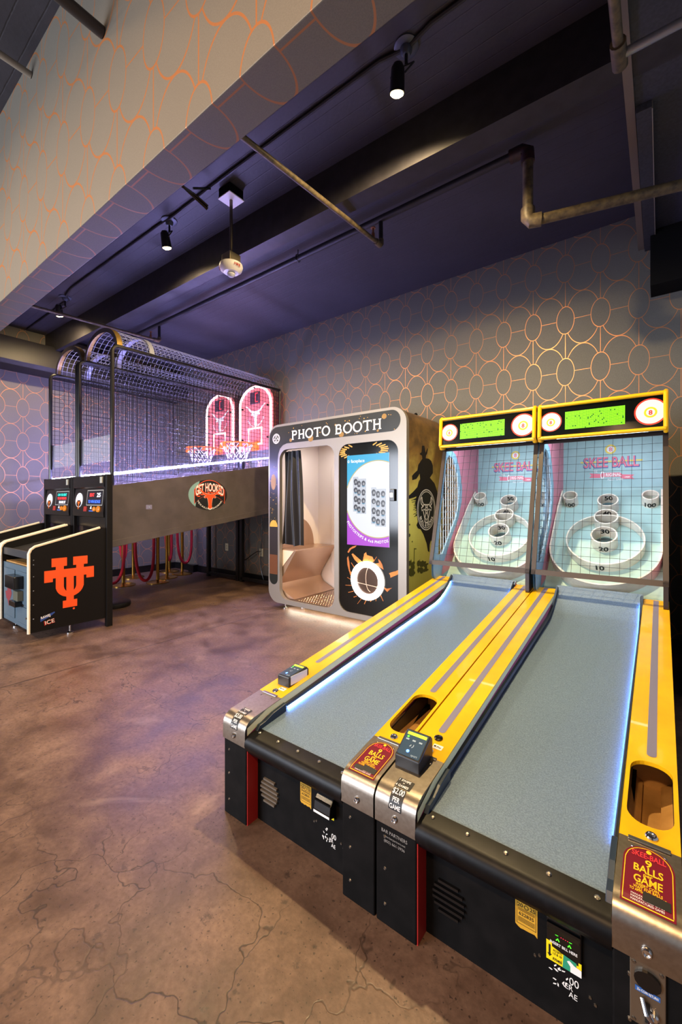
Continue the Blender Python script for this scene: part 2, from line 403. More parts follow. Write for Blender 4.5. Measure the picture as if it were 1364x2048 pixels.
# ------------------------------------------------------------------ alley games
RY0, RZ0, RSL = 1.2, .405, .133
def rz(y): return RZ0+RSL*(y-RY0)                       # rail top
def lz(y):                                              # lane surface
    z = .335+.109*(y-1.056)
    if y > 2.62: z += 1.05*(y-2.62)**2
    return z
YF, YB = 1.02, 2.975
def rail_profile():
    pts = [(YF, .29), (YF, .345)]
    for i in range(1, 7):
        q = .5*PI*i/6; pts.append((YF+.05-.05*math.cos(q), .345+.043*math.sin(q)))
    pts += [(1.207, rz(1.207))]
    return pts
PROF = rail_profile()
def prof_map(xc):
    """(a, s) -> point on the metal nose: a across, s metres back from its lower front edge"""
    cum = [0]
    for p, q in zip(PROF, PROF[1:]): cum.append(cum[-1]+math.hypot(q[0]-p[0], q[1]-p[1]))
    def fn(a, s, h):
        i = 0
        while i < len(cum)-2 and s > cum[i+1]: i += 1
        t = (s-cum[i])/(cum[i+1]-cum[i]); p, q = PROF[i], PROF[i+1]
        dy, dz = q[0]-p[0], q[1]-p[1]; l = math.hypot(dy, dz)
        return (xc+a, p[0]+dy*t-dz/l*h, p[1]+dz*t+dy/l*h)
    return fn
def subdiv_poly(x0, x1, s0, s1, n=10):
    vs = []; fs = []
    for i in range(n+1):
        s = s0+(s1-s0)*i/n; vs += [(x0, s), (x1, s)]
    return vs, [(2*i, 2*i+1, 2*i+3, 2*i+2) for i in range(n)]
def on_rail(a, b, h): return (a, b-RSL*h, rz(b)+h)      # (x, y) on the yellow rail top
M_emit_lane = mat('lane_led', '#ffffff', .5, emit='#6aa6ff', estr=60)
M_emit_dim = mat('lane_led_dim', '#ffffff', .5, emit='#6aa2ff', estr=48)
M_reader = mat('reader_black', '#17171b', .35)
M_readerblue = mat('reader_face', '#31475c', .25)
M_teal = mat('pale_teal_board', '#9fc4c8', .45, noise=(9, '#93b8bd', 0, .35, .7))
M_pink = mat('pink_side_board', '#c8788c', .45)
M_blueboard = mat('teal_blue_side', '#7fa7bd', .45)
M_cup = mat('cream_ring', '#dcdbd2', .35, noise=(20, '#c8c6bd', 0, .4, .75))
M_mesh = mat('cage_wire', '#15151a', .35, .3)
M_frame = mat('dark_bronze_frame', '#2b2220', .4)
M_ledoff = mat('marquee_glass', '#0a0d0a', .12)
M_ledgreen = mat('green_led_dots', '#5a9a00', .4, emit='#86ff0a', estr=1.5)
M_ledback = mat('green_led_back', '#1d5200', .4, emit='#3c9c00', estr=.3)
M_discwhite = mat('lit_disc', '#ded6d0', .4, emit='#e9ddd8', estr=.22)
M_ringred = mat('disc_red', '#d8321c', .4, emit='#d8321c', estr=.15)
M_discyel = mat('disc_yellow', '#f2c41a', .4, emit='#f2c41a', estr=.15)
M_pinktext = mat('pink_letter', '#e3738a', .5); M_bluetext = mat('blue_letter', '#4a5f9e', .5)
M_stick = mat('licence_yellow', '#c99a2c', .5); M_stickpr = mat('licence_print', '#4a3a16', .5)
M_label = mat('maroon_label', '#6d1026', .3); M_labely = mat('label_yellow', '#f0c21a', .4); M_labelr = mat('label_red', '#d22f3c', .4)
M_pure_y = mat('bright_yellow_print', '#f1da0d', .5); M_green = mat('bill_green', '#2a9474', .5)
M_ledgr = mat('led_green', '#40ff20', .4, emit='#3cff20', estr=4); M_ledred = mat('led_red', '#ff2040', .4, emit='#ff2040', estr=2)
M_ledblue = mat('led_blue', '#3060ff', .4, emit='#3a6bff', estr=10); M_lcd = mat('lcd_green', '#c5ee20', .4, emit='#c5ee20', estr=1.6)

def lock_part(parent, c, ax, r=.013):
    o = obj('lock', G().lathe([(r, 0), (r, .003), (r*.8, .006), (r*.62, .006), (r*.55, .003), (r*.2, .0035)], c, ax, 20), M_chrome, parent, smooth=True)
    return o
def disc_emblem(parent, c, R, fn, name='round_emblem'):
    """white disc with a red rim and a numbered yellow ball"""
    d = obj(name, G().prism(ell(c[0], c[1], R, n=36), fn, .001, .004), M_discwhite, parent)
    g = G(); g.flat(ring2(ell(c[0], c[1], R, n=36), ell(c[0], c[1], R*.9, n=36)), fn, 0, .0046)
    g.flat(poly2(ell(c[0], c[1]-R*.05, R*.4)), fn, 1, .0046); g.flat(poly2(ell(c[0], c[1]-R*.05, R*.27)), fn, 2, .0052)
    g.flat(xf(text2('8', 1, .03, height=R*.36), 1, 1, c[0], c[1]-R*.23), fn, 0, .0058)
    obj('emblem_print', g, [M_ringred, M_discyel, M_discwhite], d)
    return d

def alley(x0, label, reader_y, reader_x, reader_tilt, coin, poster_text, panel_prints):
    w = .695; A = thing('alley_roller_game', label, 'arcade game', (x0+w/2, 2.4, 0), 'yellow railed alley games')
    xl, xr = x0+.13, x0+.575; xe = x0+w-.004; gap = .002
    # --- body
    body = G().prism([(1.08, 0), (1.08, .31)]+[(y, lz(y)-.03) for y in (1.3, 2.0, 2.6, 2.7, 2.8, 2.9, 2.95)]+[(3.0, .54), (3.9, .54), (3.9, 0)], lambda a, b, h: (h, a, b), xl-.02, xr+.02)
    obj('cabinet_body', body, M_black, A)
    for xa, xb in ((x0+gap, xl), (xr, xe)):
        p = obj('corner_post', G().box(xa, xb, YF+.006, 1.12, 0, .31), M_black, A, bev=.004)
        xi = xb if xb == xl else xa
        if xi == xl: obj('inner_face', G().box(xi-.003, xi+.003, 1.03, 1.085, .0, .285), M_red, p)
        for zz in (.06, .16, .25):
            obj('screw', G().lathe([(.005, 0), (.003, .003)], (xa+.03, YF+.006, zz), (0, -1, 0), 8), M_screwm, p)
        # side wall under the rail, running back
        sp = [(1.12, 0), (1.12, .3)]+[(1.3, rz(1.3)-.03), (YB-.03, rz(YB)-.03), (3.9, .6), (3.9, 0)]
        for xs in (xa+.004, xb-.010): obj('side_board', G().prism(sp, lambda a, b, h: (h, a, b), xs, xs+.006), mat('side_board_paint', '#1d1a1c', .45), A)
    # --- lane
    ys = [1.05+i*(2.965-1.05)/40 for i in range(41)]
    g = G(); vs = []
    for y in ys: vs += [(xl, y, lz(y)), (xr, y, lz(y))]
    g.add(vs, [(2*i, 2*i+1, 2*i+3, 2*i+2) for i in range(40)])
    k = len(ys); g.add([(xl, 2.965, lz(2.965)), (xr, 2.965, lz(2.965)), (xr, 2.965, .5), (xl, 2.965, .5)], [(0, 1, 2, 3)], 1)
    obj('lane', g, [M_lane, M_dark], A, smooth=True)
    # black front nosing with screws
    pr = [(1.085, .262), (1.04, .262)]+[(1.045-.028*math.cos(q), .303+.032*math.sin(q)) for q in (-.9, -.5, -.1, .3, .7, 1.1, 1.5)]+[(1.085, .341), (1.085, .33)]
    n = obj('front_nosing', G().prism(pr, lambda a, b, h: (h, a, b), xl, xr), mat('black_vinyl', '#08080a', .42, noise=(30, '#131216', .1, .5, .7), spec=.2), A, smooth=True)
    for i in range(5):
        obj('screw', G().lathe([(.006, 0), (.006, .0015), (.003, .003)], (xl+.03+i*(xr-xl-.06)/4, 1.066, .3385), (0, -.2, 1), 10), M_screwm, n)
    for i in range(3):
        obj('bolt', G().lathe([(.006, 0), (.004, .003)], (xl+.07+i*.15, 1.08, .24-.004*i), (0, -1, 0), 10), M_screwm, n)
    # --- rails
    for si, (xa, xb) in enumerate(((x0+gap, xl), (xr, xe))):
        xc = (xa+xb)/2; g = G()
        outer = [(xa, 1.207), (xb, 1.207), (xb, YB), (xa, YB)]
        hole = rrect(xc-.048, xc+.048, 1.262, 1.51, .042) if si == 1 else None
        g.flat(fill2([outer, hole] if hole else [outer]), on_rail)
        th = .012
        for q0, q1, mi in ((0, 1, 0), (1, 2, 1 if si == 0 else 0), (2, 3, 0), (3, 0, 1 if si == 1 else 0)):
            p, q = outer[q0], outer[q1]
            g.add([on_rail(p[0], p[1], 0), on_rail(q[0], q[1], 0), on_rail(q[0], q[1], -th), on_rail(p[0], p[1], -th)], [(0, 1, 2, 3)], mi)
        if hole:
            m = len(hole); g.add([on_rail(a, b, 0) for a, b in hole]+[on_rail(a, b, -th) for a, b in hole], [(i, (i+1) % m, m+(i+1) % m, m+i) for i in range(m)], 0)
        R_ = obj('side_rail', g, [M_yellow, M_yellowedge], A)
        # pale edge strip and maroon inner face, black bumper, lane light
        xi = xb if si == 0 else xa; sg = 1 if si == 0 else -1
        e = G(); yy = [1.03+i*(YB-1.03)/20 for i in range(21)]
        e.add([(xi+sg*.0015, y, max(rz(y), .36)-.001 if y > 1.08 else .36+(y-1.03)*.55) for y in yy]+[(xi+sg*.0015, y, (rz(y) if y > 1.08 else .36+(y-1.03)*.55)-.028) for y in yy], [(i, i+1, 21+i+1, 21+i) for i in range(20)], 0)
        obj('edge_trim', e, mat('edge_trim_pale', '#f6efb4', .4), R_)
        f = G(); f.add([(xi+sg*.001, y, (rz(y) if y > 1.08 else .36+(y-1.03)*.55)-.014) for y in yy]+[(xi+sg*.001, y, max(lz(y)-.01, .30)) for y in yy], [(i, i+1, 21+i+1, 21+i) for i in range(20)], 0)
        obj('inner_panel', f, M_maroon, R_)
        bp = G(); prb = [(0, .0), (.010, .002), (.014, .008), (.010, .018), (0, .021)]
        for (ya, yb) in ((1.22, 2.93),):
            m = 24; vs = []
            for i in range(m+1):
                y = ya+(yb-ya)*i/m
                for a, b in prb: vs.append((xi+sg*a, y, lz(y)+.008+b))
            bp.add(vs, [(i*5+j, i*5+j+1, (i+1)*5+j+1, (i+1)*5+j) for i in range(m) for j in range(4)])
        obj('bumper', bp, mat('bumper_black', '#14161d', .3), R_, smooth=True)
        gd = [(1.065, lz(1.065)), (1.22, lz(1.22)), (1.22, rz(1.22)-.022), (1.15, rz(1.15)-.024), (1.11, rz(1.11)-.034), (1.08, .355)]
        obj('corner_guard', G().prism(gd, lambda a, b, h: (xi+sg*h, a, b), .001, .016), mat('guard_blue_black', '#1c2b3f', .3), R_, bev=.002)
        if not (si == 0 and x0 > -1):
            l = G(); m = 20; vs = []
            for i in range(m+1):
                y = 1.24+(2.9-1.24)*i/m; vs += [(xi+sg*.004, y, lz(y)+.002), (xi+sg*.012, y, lz(y)+.002), (xi+sg*.012, y, lz(y)+.006), (xi+sg*.004, y, lz(y)+.006)]
            l.add(vs, [(i*4+j, i*4+(j+1) % 4, (i+1)*4+(j+1) % 4, (i+1)*4+j) for i in range(m) for j in range(4)])
            obj('lane_light', l, M_emit_lane if si == 0 else M_emit_dim, R_, label='glowing white light strip along the lane edge')
        # metal nose
        g = G(); vs = []
        for y, z in PROF: vs += [(xa, y, z), (xb, y, z)]
        g.add(vs, [(2*i, 2*i+1, 2*i+3, 2*i+2) for i in range(len(PROF)-1)])
        for xs in (xa, xb):
            vs = [(xs, y, z) for y, z in PROF]+[(xs, y, z-.025 if y > 1.06 else z) for y, z in ((1.207, rz(1.207)-.02), (1.09, .35), (1.05, .29))]
            g.add(vs, [tuple(range(len(vs)))], 0)
        no = obj('metal_nose', g, M_steel, A, smooth=True)
        lock_part(no, (xc, YF-.001, .317), (0, -1, .0), .0095)
        obj('hinge', G().box(xc-.04, xc+.04, 1.199, 1.212, rz(1.2)+.0005, rz(1.2)+.004), M_screwm, no, bev=.001)
        lock_part(R_, on_rail(xc+.004, 1.232, 0), (0, -RSL, 1))
        for dx in (-.03, .03):
            obj('screw', G().lathe([(.004, 0), (.002, .002)], on_rail(xc+dx, 1.185, .0), (0, -.13, 1), 8), M_screwm, no)
        # silver tape along the top
        ty0 = 1.535 if si == 1 else (1.50 if x0 < -1 else 1.33)
        t = G().flat(poly2(rrect(xc-.012, xc+.012, ty0, YB-.01, (.011, .011, 0, 0))), on_rail, 0, .0008)
        obj('silver_tape', t, M_tape, R_)
        pm = prof_map(xc)
        if si == 1:
            # ball trough seen through the opening
            bx = G().box(xc-.052, xc+.052, 1.24, 1.6, rz(1.3)-.1, rz(1.3)-.095, 0)
            bx.box(xc-.056, xc-.052, 1.24, 1.62, rz(1.3)-.1, rz(1.25)-.008).box(xc+.052, xc+.056, 1.24, 1.62, rz(1.3)-.1, rz(1.25)-.008)
            bx.box(xc-.056, xc+.056, 1.236, 1.24, rz(1.3)-.1, rz(1.23)-.012).box(xc-.056, xc+.056, 1.6, 1.604, rz(1.3)-.1, rz(1.5)-.03)
            tr = obj('ball_trough', bx, M_wood, R_)
            for sx in (-1, 1):
                obj('trough_runner', G().prism([(0, 0), (.03, 0), (.03, .012), (0, .035)], lambda a, b, h: (xc+sx*(.052-a), h, rz(1.3)-.095+b), 1.242, 1.6), M_wood, R_)
            # maroon instruction label
            S0, S1, HWD = .098, .252, .046
            def hwid(q, k=1.0): return HWD*k*(1 if q < S1-.046 else math.sqrt(max(0, 1-((q-S1+.046)/.0462)**2)))
            rows_ = [S0+(S1-S0)*i/30 for i in range(31)]; lg = G()
            vs = []
            for q in rows_: vs += [(-hwid(q), q), (hwid(q), q)]
            lg.flat((vs, [(2*i, 2*i+1, 2*i+3, 2*i+2) for i in range(30)]), pm, 0, .0008)
            rows2 = [S0+.004+(S1-S0-.008)*i/30 for i in range(31)]
            bp_ = [(-.042, rows2[0])]+[(-hwid(q+.004)+.004 if q < S1-.03 else -hwid(q+.004)*.93, q) for q in rows2]
            bp_ = bp_[1:]+[(-a_, b_) for a_, b_ in reversed(bp_[1:])]
            lg.flat(stroke2(bp_, .0016, True), pm, 1, .0013)
            lo = obj('instruction_label', lg, [M_label, M_labely], no)
            tg = G()
            for s_, sz, wd, yy_, mi in (('9', .026, None, .199, 0), ('BALLS', .026, .052, .180, 0), ('per', .012, None, .1715, 0), ('GAME', .026, .05, .152, 0),
                                        ('INSERT COIN,', .009, .04, .1435, 0), ('WAIT FOR BALLS', .009, .05, .136, 0), ('TO APPEAR IN OPENING', .009, .062, .1285, 0), ('SKEE-BALL', .02, .062, .220, 1)):
                tg.flat(xf(text2(s_, sz, .02, wd), 1, 1, 0, yy_), pm, mi, .0016)
            tg.flat(poly2(ell(0, .24, .005)), pm, 0, .0016)
            for q in range(3): tg.flat(xf(text2('MANUFACTURED GAMES', .006, 0, .056), 1, 1, 0, .118-q*.006), pm, 2, .0016)
            obj('label_lettering', tg, [M_labely, M_labelr, M_whiteprint], lo)
            tp = G().flat(xf(poly2([(-.022, -.011), (.024, -.011), (.024, .009), (-.022, .011)]), 1, 1, .014, .124), pm, 0, .0022)
            if x0 < -1: tp.flat(xf(poly2([(-.018, -.008), (.014, -.008), (.014, .008), (-.018, .006)]), 1, 1, -.016, .118), pm, 0, .0026)
            obj('black_tape', tp, M_blackprint, no)
        else:
            # price stickers on the nose
            st = G().flat(subdiv_poly(-.019, .021, .052, .110), pm, 0, .0008)
            st.flat(subdiv_poly(-.020, .028, .112, .147), pm, 0, .0008)
            so = obj('price_sticker', st, M_blackprint, no)
            tg = G()
            for s_, sz, wd, yy_ in (('$2.00', .022, .036, .0925), ('PER', .017, .022, .0735), ('GAME', .017, .034, .056), ('1 SWIPE', .012, .036, .136), ('=', .01, None, .127), ('4 GAMES', .012, .04, .115)):
                tg.flat(xf(text2(s_, sz, .012, wd), 1, 1, .001, yy_), pm, 0, .0016)
            obj('price_lettering', tg, M_whiteprint, so)
            # contactless payment sticker
            ps = G().flat(poly2(rrect(xc-.016+.02, xc+.016+.02, 1.247 if x0 < -1 else 1.25, 1.268 if x0 < -1 else 1.271, .002)), on_rail, 0, .0008)
            po = obj('payment_sticker', ps, M_whiteprint, R_)
            yb_ = 1.254 if x0 < -1 else 1.257
            tg = G().flat(xf(text2('Pay', .011, .01), 1, 1, xc+.025, yb_), on_rail, 0, .0014)
            ap = [(0, .004), (.003, .005), (.004, .002), (.003, -.002), (.0015, -.003), (0, -.0024), (-.0015, -.003), (-.003, -.002), (-.004, .002), (-.003, .005)]
            tg.flat(xf(poly2(ap), 1, 1, xc+.0105, yb_+.003), on_rail, 0, .0014); tg.flat(xf(poly2([(0, .005), (.002, .0085), (.003, .0075)]), 1, 1, xc+.0105, yb_+.003), on_rail, 0, .0014)
            obj('payment_lettering', tg, M_blackprint, po)
            if x0 > -1: obj('button', G().lathe([(.014, 0), (.014, .004), (.009, .006), (.007, .003)], on_rail(xc+.005, 1.3, 0), (0, -RSL, 1), 20), M_blackgloss, R_, smooth=True)
            # card reader
            ra, rb_ = reader_x; ya, yb = reader_y
            z0 = rz(ya); hf, hb = reader_tilt
            pr = [(ya, z0-.002), (ya, z0+hf), (yb, rz(yb)+hb), (yb+.012, rz(yb)+hb-.012), (yb+.012, rz(yb)-.002)]
            rd = obj('card_reader', G().prism(pr, lambda a, b, h: (h, a, b), ra, rb_), M_reader, A, bev=.003, label='black tap-to-pay card reader with green display')
            dy, dz = yb-ya, rz(yb)+hb-z0-hf; l = math.hypot(dy, dz)
            def fc(a, b, h, ya=ya, dy=dy, dz=dz, l=l, z0=z0, ra=ra, rb_=rb_): return (ra+(rb_-ra)*a, ya+dy*b-dz/l*h, z0+hf+dz*b+dy/l*h)
            obj('reader_face', G().flat(poly2(rrect(.06, .94, .05, .95, .05)), fc, 0, .0008), M_readerblue, rd)
            obj('reader_display', G().flat(poly2([(.12, .80), (.9, .80), (.9, .90), (.12, .90)]), fc, 0, .0016), M_lcd, rd)
            ig = G()
            for i in range(3): ig.flat(poly2([(.15+i*.27, .6), (.28+i*.27, .6), (.28+i*.27, .655), (.15+i*.27, .655)]), fc, 0, .0016)
            ig.stroke([(.40, .4), (.44, .43), (.44, .47)], .03, fc, h=.0016); ig.stroke([(.5, .37), (.55, .43), (.54, .49)], .03, fc, h=.0016)
            ig.flat(xf(text2('sport', .12, .01), 1, .9, .72, .1), fc, 0, .0016)
            obj('reader_icons', ig, mat('reader_icon', '#8fa6b8', .5), rd, kind='stuff')
            obj('status_light', G().flat(poly2(ell(.42, .23, .06, .05, 12)), fc, 0, .0016), M_ledblue, rd)
            obj('status_light', G().flat(poly2(ell(.2, .72, .04, .035, 12)), fc, 0, .0016), M_ledgr, rd)
            if x0 < -1: obj('reader_side', G().box(rb_, rb_+.0015, ya+.01, yb, z0+.008, rz(yb)+hb-.01), M_white, rd)
    # --- front panel details (plane y = 1.08)
    fp = onY(1.08)
    vx, vz = x0+.20, .13
    for i in range(6):
        hw = .045*math.sqrt(max(.1, 1-((i-2.5)/3.2)**2)); obj('vent_slat', G().box(vx-hw, vx+hw, 1.072, 1.081, vz-.045+i*.016, vz-.038+i*.016), M_blackgloss if x0 > -1 else mat('dusty_slat', '#5d5348', .7), A)
    lx = x0+.352 if x0 < -1 else x0+.371; lzz = .157 if x0 < -1 else .165
    hgt = .07; wd = .05
    jag = [(0, .004)]+[(wd*i/8, -.004*random.random()) for i in range(1, 8)]+[(wd, -.005)]
    st = obj('licence_sticker', G().flat(poly2([(lx+a, lzz+b) for a, b in jag]+[(lx+wd, lzz+hgt), (lx, lzz+hgt)]), fp, 0, .0006), M_stick, A)
    tg = G(); cx_ = lx+wd/2
    tg.flat(ring2([(lx+.003, lzz+.008), (lx+wd-.003, lzz+.008), (lx+wd-.003, lzz+hgt-.003), (lx+.003, lzz+hgt-.003)], [(lx+.004, lzz+.009), (lx+wd-.004, lzz+.009), (lx+wd-.004, lzz+hgt-.004), (lx+.004, lzz+hgt-.004)]), fp, 0, .0012)
    for s_, sz, wdt, ox, oy in (('STATE OF TEXAS', .006, .036, 0, .061), ('20', .013, None, -.014, .05), ('25', .013, None, .014, .05), ('622835', .011, .034, 0, .03)):
        tg.flat(xf(text2(s_, sz, .02, wdt), 1, 1, cx_+ox, lzz+oy), fp, 0, .0012)
    tg.flat(ring2(ell(cx_, lzz+.054, .0055, n=14), ell(cx_, lzz+.054, .0038, n=14)), fp, 0, .0012)
    for oy in (.046, .0435, .041, .024, .021, .018, .015): tg.flat(poly2([(cx_-.019, lzz+oy), (cx_+.019, lzz+oy), (cx_+.019, lzz+oy+.0012), (cx_-.019, lzz+oy+.0012)]), fp, 0, .0012)
    obj('licence_print', tg, M_stickpr, st)
    # bill acceptor
    bxc = x0+.478
    if x0 > -1:
        ba = obj('bill_acceptor', G().box(bxc-.036, bxc+.036, 1.072, 1.08, .135, .235), M_blackgloss, A, bev=.003)
        f2 = onY(1.072)
        for zz in (.222, .206): obj('ridge', G().box(bxc-.034, bxc+.034, 1.067, 1.073, zz, zz+.004), M_blackgloss, ba)
        pr_ = G(); x_, z_ = bxc-.036, .137
        pr_.flat(poly2([(x_, z_), (x_+.072, z_), (x_+.072, z_+.03), (x_+.066, z_+.03), (x_+.066, z_+.022), (x_+.012, z_+.034), (x_+.012, z_+.044), (x_, z_+.044)]), f2, 0, .0006)
        pr_.flat(poly2([(x_+.034, z_), (x_+.062, z_), (x_+.062, z_+.026), (x_+.036, z_+.030)]), f2, 1, .001)
        pr_.flat(poly2([(x_+.05, z_), (x_+.072, z_), (x_+.072, z_+.016), (x_+.058, z_+.018), (x_+.048, z_+.024), (x_+.043, z_+.02), (x_+.05, z_+.012)]), f2, 2, .0014)
        pr_.stroke([(x_+.007, z_+.036), (x_+.007, z_+.014)], .004, f2, h=.001, mi=3); pr_.flat(poly2([(x_+.002, z_+.015), (x_+.012, z_+.015), (x_+.007, z_+.008)]), f2, 3, .001)
        for s_, sz, wdt, ox, oy, mi in (('INSERT BILL HERE', .009, .056, .036, .042, 2), ('ACCEPTS', .007, .018, .023, .025, 3), ('1,5 & 10', .007, .018, .023, .018, 3), ('mei', .012, .018, .023, .005, 3)):
            pr_.flat(xf(text2(s_, sz, .015, wdt), 1, 1, x_+ox, z_+oy), f2, mi, .0014)
        obj('acceptor_print', pr_, [M_pure_y, M_green, M_whiteprint, M_blackprint], ba)
        lg = G()
        for ox in (.024, .048): lg.stroke([(x_+ox-.003, z_+.053), (x_+ox, z_+.058), (x_+ox+.003, z_+.053)], .0018, f2, h=.001)
        for ox in (.022, .05): lg.flat(poly2(ell(x_+ox, z_+.066, .004, .0015, 8)), f2, 0, .001)
        for i in range(4): lg.flat(poly2(ell(x_+.031+i*.0045, z_+.066, .0014, .0016, 8)), f2, 1, .001)
        obj('indicator_lights', lg, [M_ledgr, M_ledred], ba)
    else:
        pr = [(1.08, .165), (1.08, .238), (1.066, .238), (1.05, .222), (1.046, .195), (1.05, .183), (1.066, .178)]
        ba = obj('bill_acceptor', G().prism(pr, lambda a, b, h: (h, a, b), bxc-.036, bxc+.032), M_blackgloss, A, bev=.002)
        obj('ridge', G().box(bxc-.034, bxc+.03, 1.047, 1.06, .222, .226), M_black, ba)
        pg = G().flat(poly2([(bxc-.034, .167), (bxc+.03, .167), (bxc+.03, .177), (bxc-.034, .177)]), onY(1.07), 0, 0).flat(poly2([(bxc-.036, .184), (bxc+.03, .184), (bxc+.03, .192), (bxc-.036, .192)]), onY(1.046), 1, .001)
        pg.flat(xf(text2('ACCEPTS', .007, .01, .04), 1, 1, bxc, .169), onY(1.0695), 2, 0)
        obj('acceptor_print', pg, [M_pure_y, M_whiteprint, M_blackprint], ba)
    # half-scraped price sticker
    tg = G(); px_, pz_ = (bxc+.006, .088) if x0 > -1 else (bxc+.008, .085)
    tg.flat(xf(text2('00', .024, 0), .85, 1, px_+.014, pz_+.012), fp, 0, .0008); tg.flat(xf(text2('ER', .018, 0), .85, 1, px_+.004, pz_-.002), fp, 0, .0008); tg.flat(xf(text2('AE', .018, 0), .85, 1, px_+.012, pz_-.017), fp, 0, .0008)
    for i in range(14):
        a, b = px_-.03+.03*random.random(), pz_-.012+.045*random.random()
        tg.flat(xf(poly2([(0, 0), (.006, .001), (.008, .004), (.001, .003)]), 1, 1, a, b, random.random()*3), fp, 0, .0008)
    obj('scraped_sticker', tg, M_whiteprint, A)
    for dx, dz in ((-.062, .118), (-.052, .124), (.052, .098), (.062, .088)):
        obj('screw', G().lathe([(.004, 0), (.003, .002)], (bxc+dx, 1.08, dz), (0, -1, 0), 8), M_screwm, A)
    if poster_text:
        f3 = onY(YF+.006); tg = G()
        for s_, sz, wdt, oz in (('BAR PARTNERS', .014, .082, .262), ('www.barpartners.net', .008, .07, .250), ('(855) 661-2936', .011, .066, .236)): tg.flat(xf(text2(s_, sz, 0, wdt), 1, 1, x0+.062, oz), f3, 0, .0008)
        obj('contact_lettering', tg, mat('grey_print', '#8d8a88', .5), A)
    if coin:
        f3 = onY(YF+.006); cx0, cx1 = xr+.03, xr+.088
        cm = obj('coin_mechanism', G().box(cx0, cx1, YF, YF+.008, .165, .292), mat('coin_plate', '#8f8577', .35, .9), A, bev=.002)
        f4 = onY(YF)
        obj('slot_cover', G().prism(ell((cx0+cx1)/2, .262, .022, .018, 16), f4, 0, .006), M_blackgloss, cm)
        g4 = G().flat(poly2([(cx0+.009, .232), (cx1-.009, .232), (cx1-.009, .242), (cx0+.009, .242)]), f4, 0, .001)
        obj('coin_label', g4, mat('coin_label_blue', '#2b5aa0', .4), cm)
        obj('coin_label_lettering', G().flat(xf(text2('25c COIN RETURN', .007, .01, .034), 1, 1, (cx0+cx1)/2, .2345), f4, 0, .0016), M_whiteprint, cm)
        obj('return_slot', G().flat(poly2([(.5*(cx0+cx1)-.004, .178), (.5*(cx0+cx1)+.004, .178), (.5*(cx0+cx1)+.004, .218), (.5*(cx0+cx1)-.004, .218)]), f4, 0, .001), M_dark, cm)
        obj('return_lever', G().tube([(cx0+.02, YF-.004, .226), (cx0+.027, YF-.016, .208), (cx0+.036, YF-.012, .196), (cx0+.024, YF-.02, .172), (cx0+.026, YF-.008, .158)], .004, 8), M_chrome, cm, smooth=True)
        obj('return_knob', G().lathe([(.008, 0), (.008, .006), (.005, .009)], (cx0+.04, YF, .2), (0, -1, 0), 14), M_chrome, cm, smooth=True)
        for a, b in ((cx0+.007, .285), (cx1-.007, .285), (cx0+.007, .172), (cx1-.007, .172)):
            obj('screw', G().lathe([(.004, 0), (.003, .002)], (a, YF, b), (0, -1, 0), 8), M_screwm, cm)
    # --- target board: plane from (y 3.03, z .545) rising back to (3.80, 1.27), then an upright back panel
    y0t, z0t, y1t, z1t = 3.035, .565, 3.80, 1.285
    L_ = math.hypot(y1t-y0t, z1t-z0t); ty, tz = (y1t-y0t)/L_, (z1t-z0t)/L_; xc = x0+w/2
    def tb(a, b, h): return (xc+a, y0t+ty*b-tz*h, z0t+tz*b+ty*h)
    board = G().flat(poly2([(-.325, 0), (.325, 0), (.325, L_), (-.325, L_)]), tb)
    board.add([(xc-.325, y1t, z1t), (xc+.325, y1t, z1t), (xc+.325, 3.82, 1.72), (xc-.325, 3.82, 1.72)], [(0, 1, 2, 3)])
    T = obj('target_board', board, M_teal, A)
    obj('ball_gap', G().box(xc-.325, xc+.325, 2.968, 3.035, .50, .52), M_dark, A)
    obj('apron_bar', G().box(xc-.325, xc+.325, 3.018, 3.034, .545, .585), M_blackgloss, A)
    def ring(name, ca, cb, R, hh, th=.008, lab=None):
        g = G(); n_ = 48; vs = []
        for i in range(n_):
            q = 2*PI*i/n_
            for rr, hq in ((R, 0), (R, hh), (R-th, hh), (R-th, .001)): vs.append(tb(ca+rr*math.cos(q), cb+rr*math.sin(q), hq))
        g.add(vs, [(i*4+j, ((i+1) % n_)*4+j, ((i+1) % n_)*4+j+1, i*4+j+1) for i in range(n_) for j in range(3)])
        return obj(name, g, M_cup, T, smooth=True)
    def ring_num(o, s_, ca, cb, R, hh, front=True, sz=.05):
        """number wrapped on the outside front (towards the player) or the inside back of a ring"""
        vs, fs = text2(s_, sz, .035); out = []
        for a, b in vs:
            if front: q = -PI/2+a/R; rr = R+.0015; hq = b+hh*.5-sz*.36
            else: q = PI/2-a/(R-.008); rr = R-.008-.0015; hq = b+hh*.5-sz*.36
            out.append(tb(ca+rr*math.cos(q), cb+rr*math.sin(q), hq))
        obj('ring_number', G().add(out, fs), M_blackprint, o)
    # outer U wall
    Rr, cb0 = .312, .39; path = [(-Rr, .98)]+[(-Rr+.0, .75)]+[(Rr*math.cos(q), cb0+Rr*math.sin(q)) for q in [PI+PI*i/28 for i in range(29)]]+[(Rr, .75), (Rr, .98)]
    L2, F2 = stroke2(path, .010); k = len(path); g = G()
    hts = [.10 if i not in (0, k-1) else .07 for i in range(k)]
    g.add([tb(a, b, 0) for a, b in L2]+[tb(a, b, hts[i % k]) for i, (a, b) in enumerate(L2)], [], 0)
    fs = []
    for i in range(k-1): fs += [(i, i+1, 2*k+i+1, 2*k+i), (k+i, 2*k+k+i, 2*k+k+i+1, k+i+1), (2*k+i, 2*k+i+1, 3*k+i+1, 3*k+i)]
    g.f += fs; g.mi += [0]*len(fs)
    obj('outer_wall_ring', g, M_cup, T, smooth=True)
    big = ring('scoring_ring', 0, .485, .228, .075); ring_num(big, '10', -.008, .485, .228, .075, True, .058)
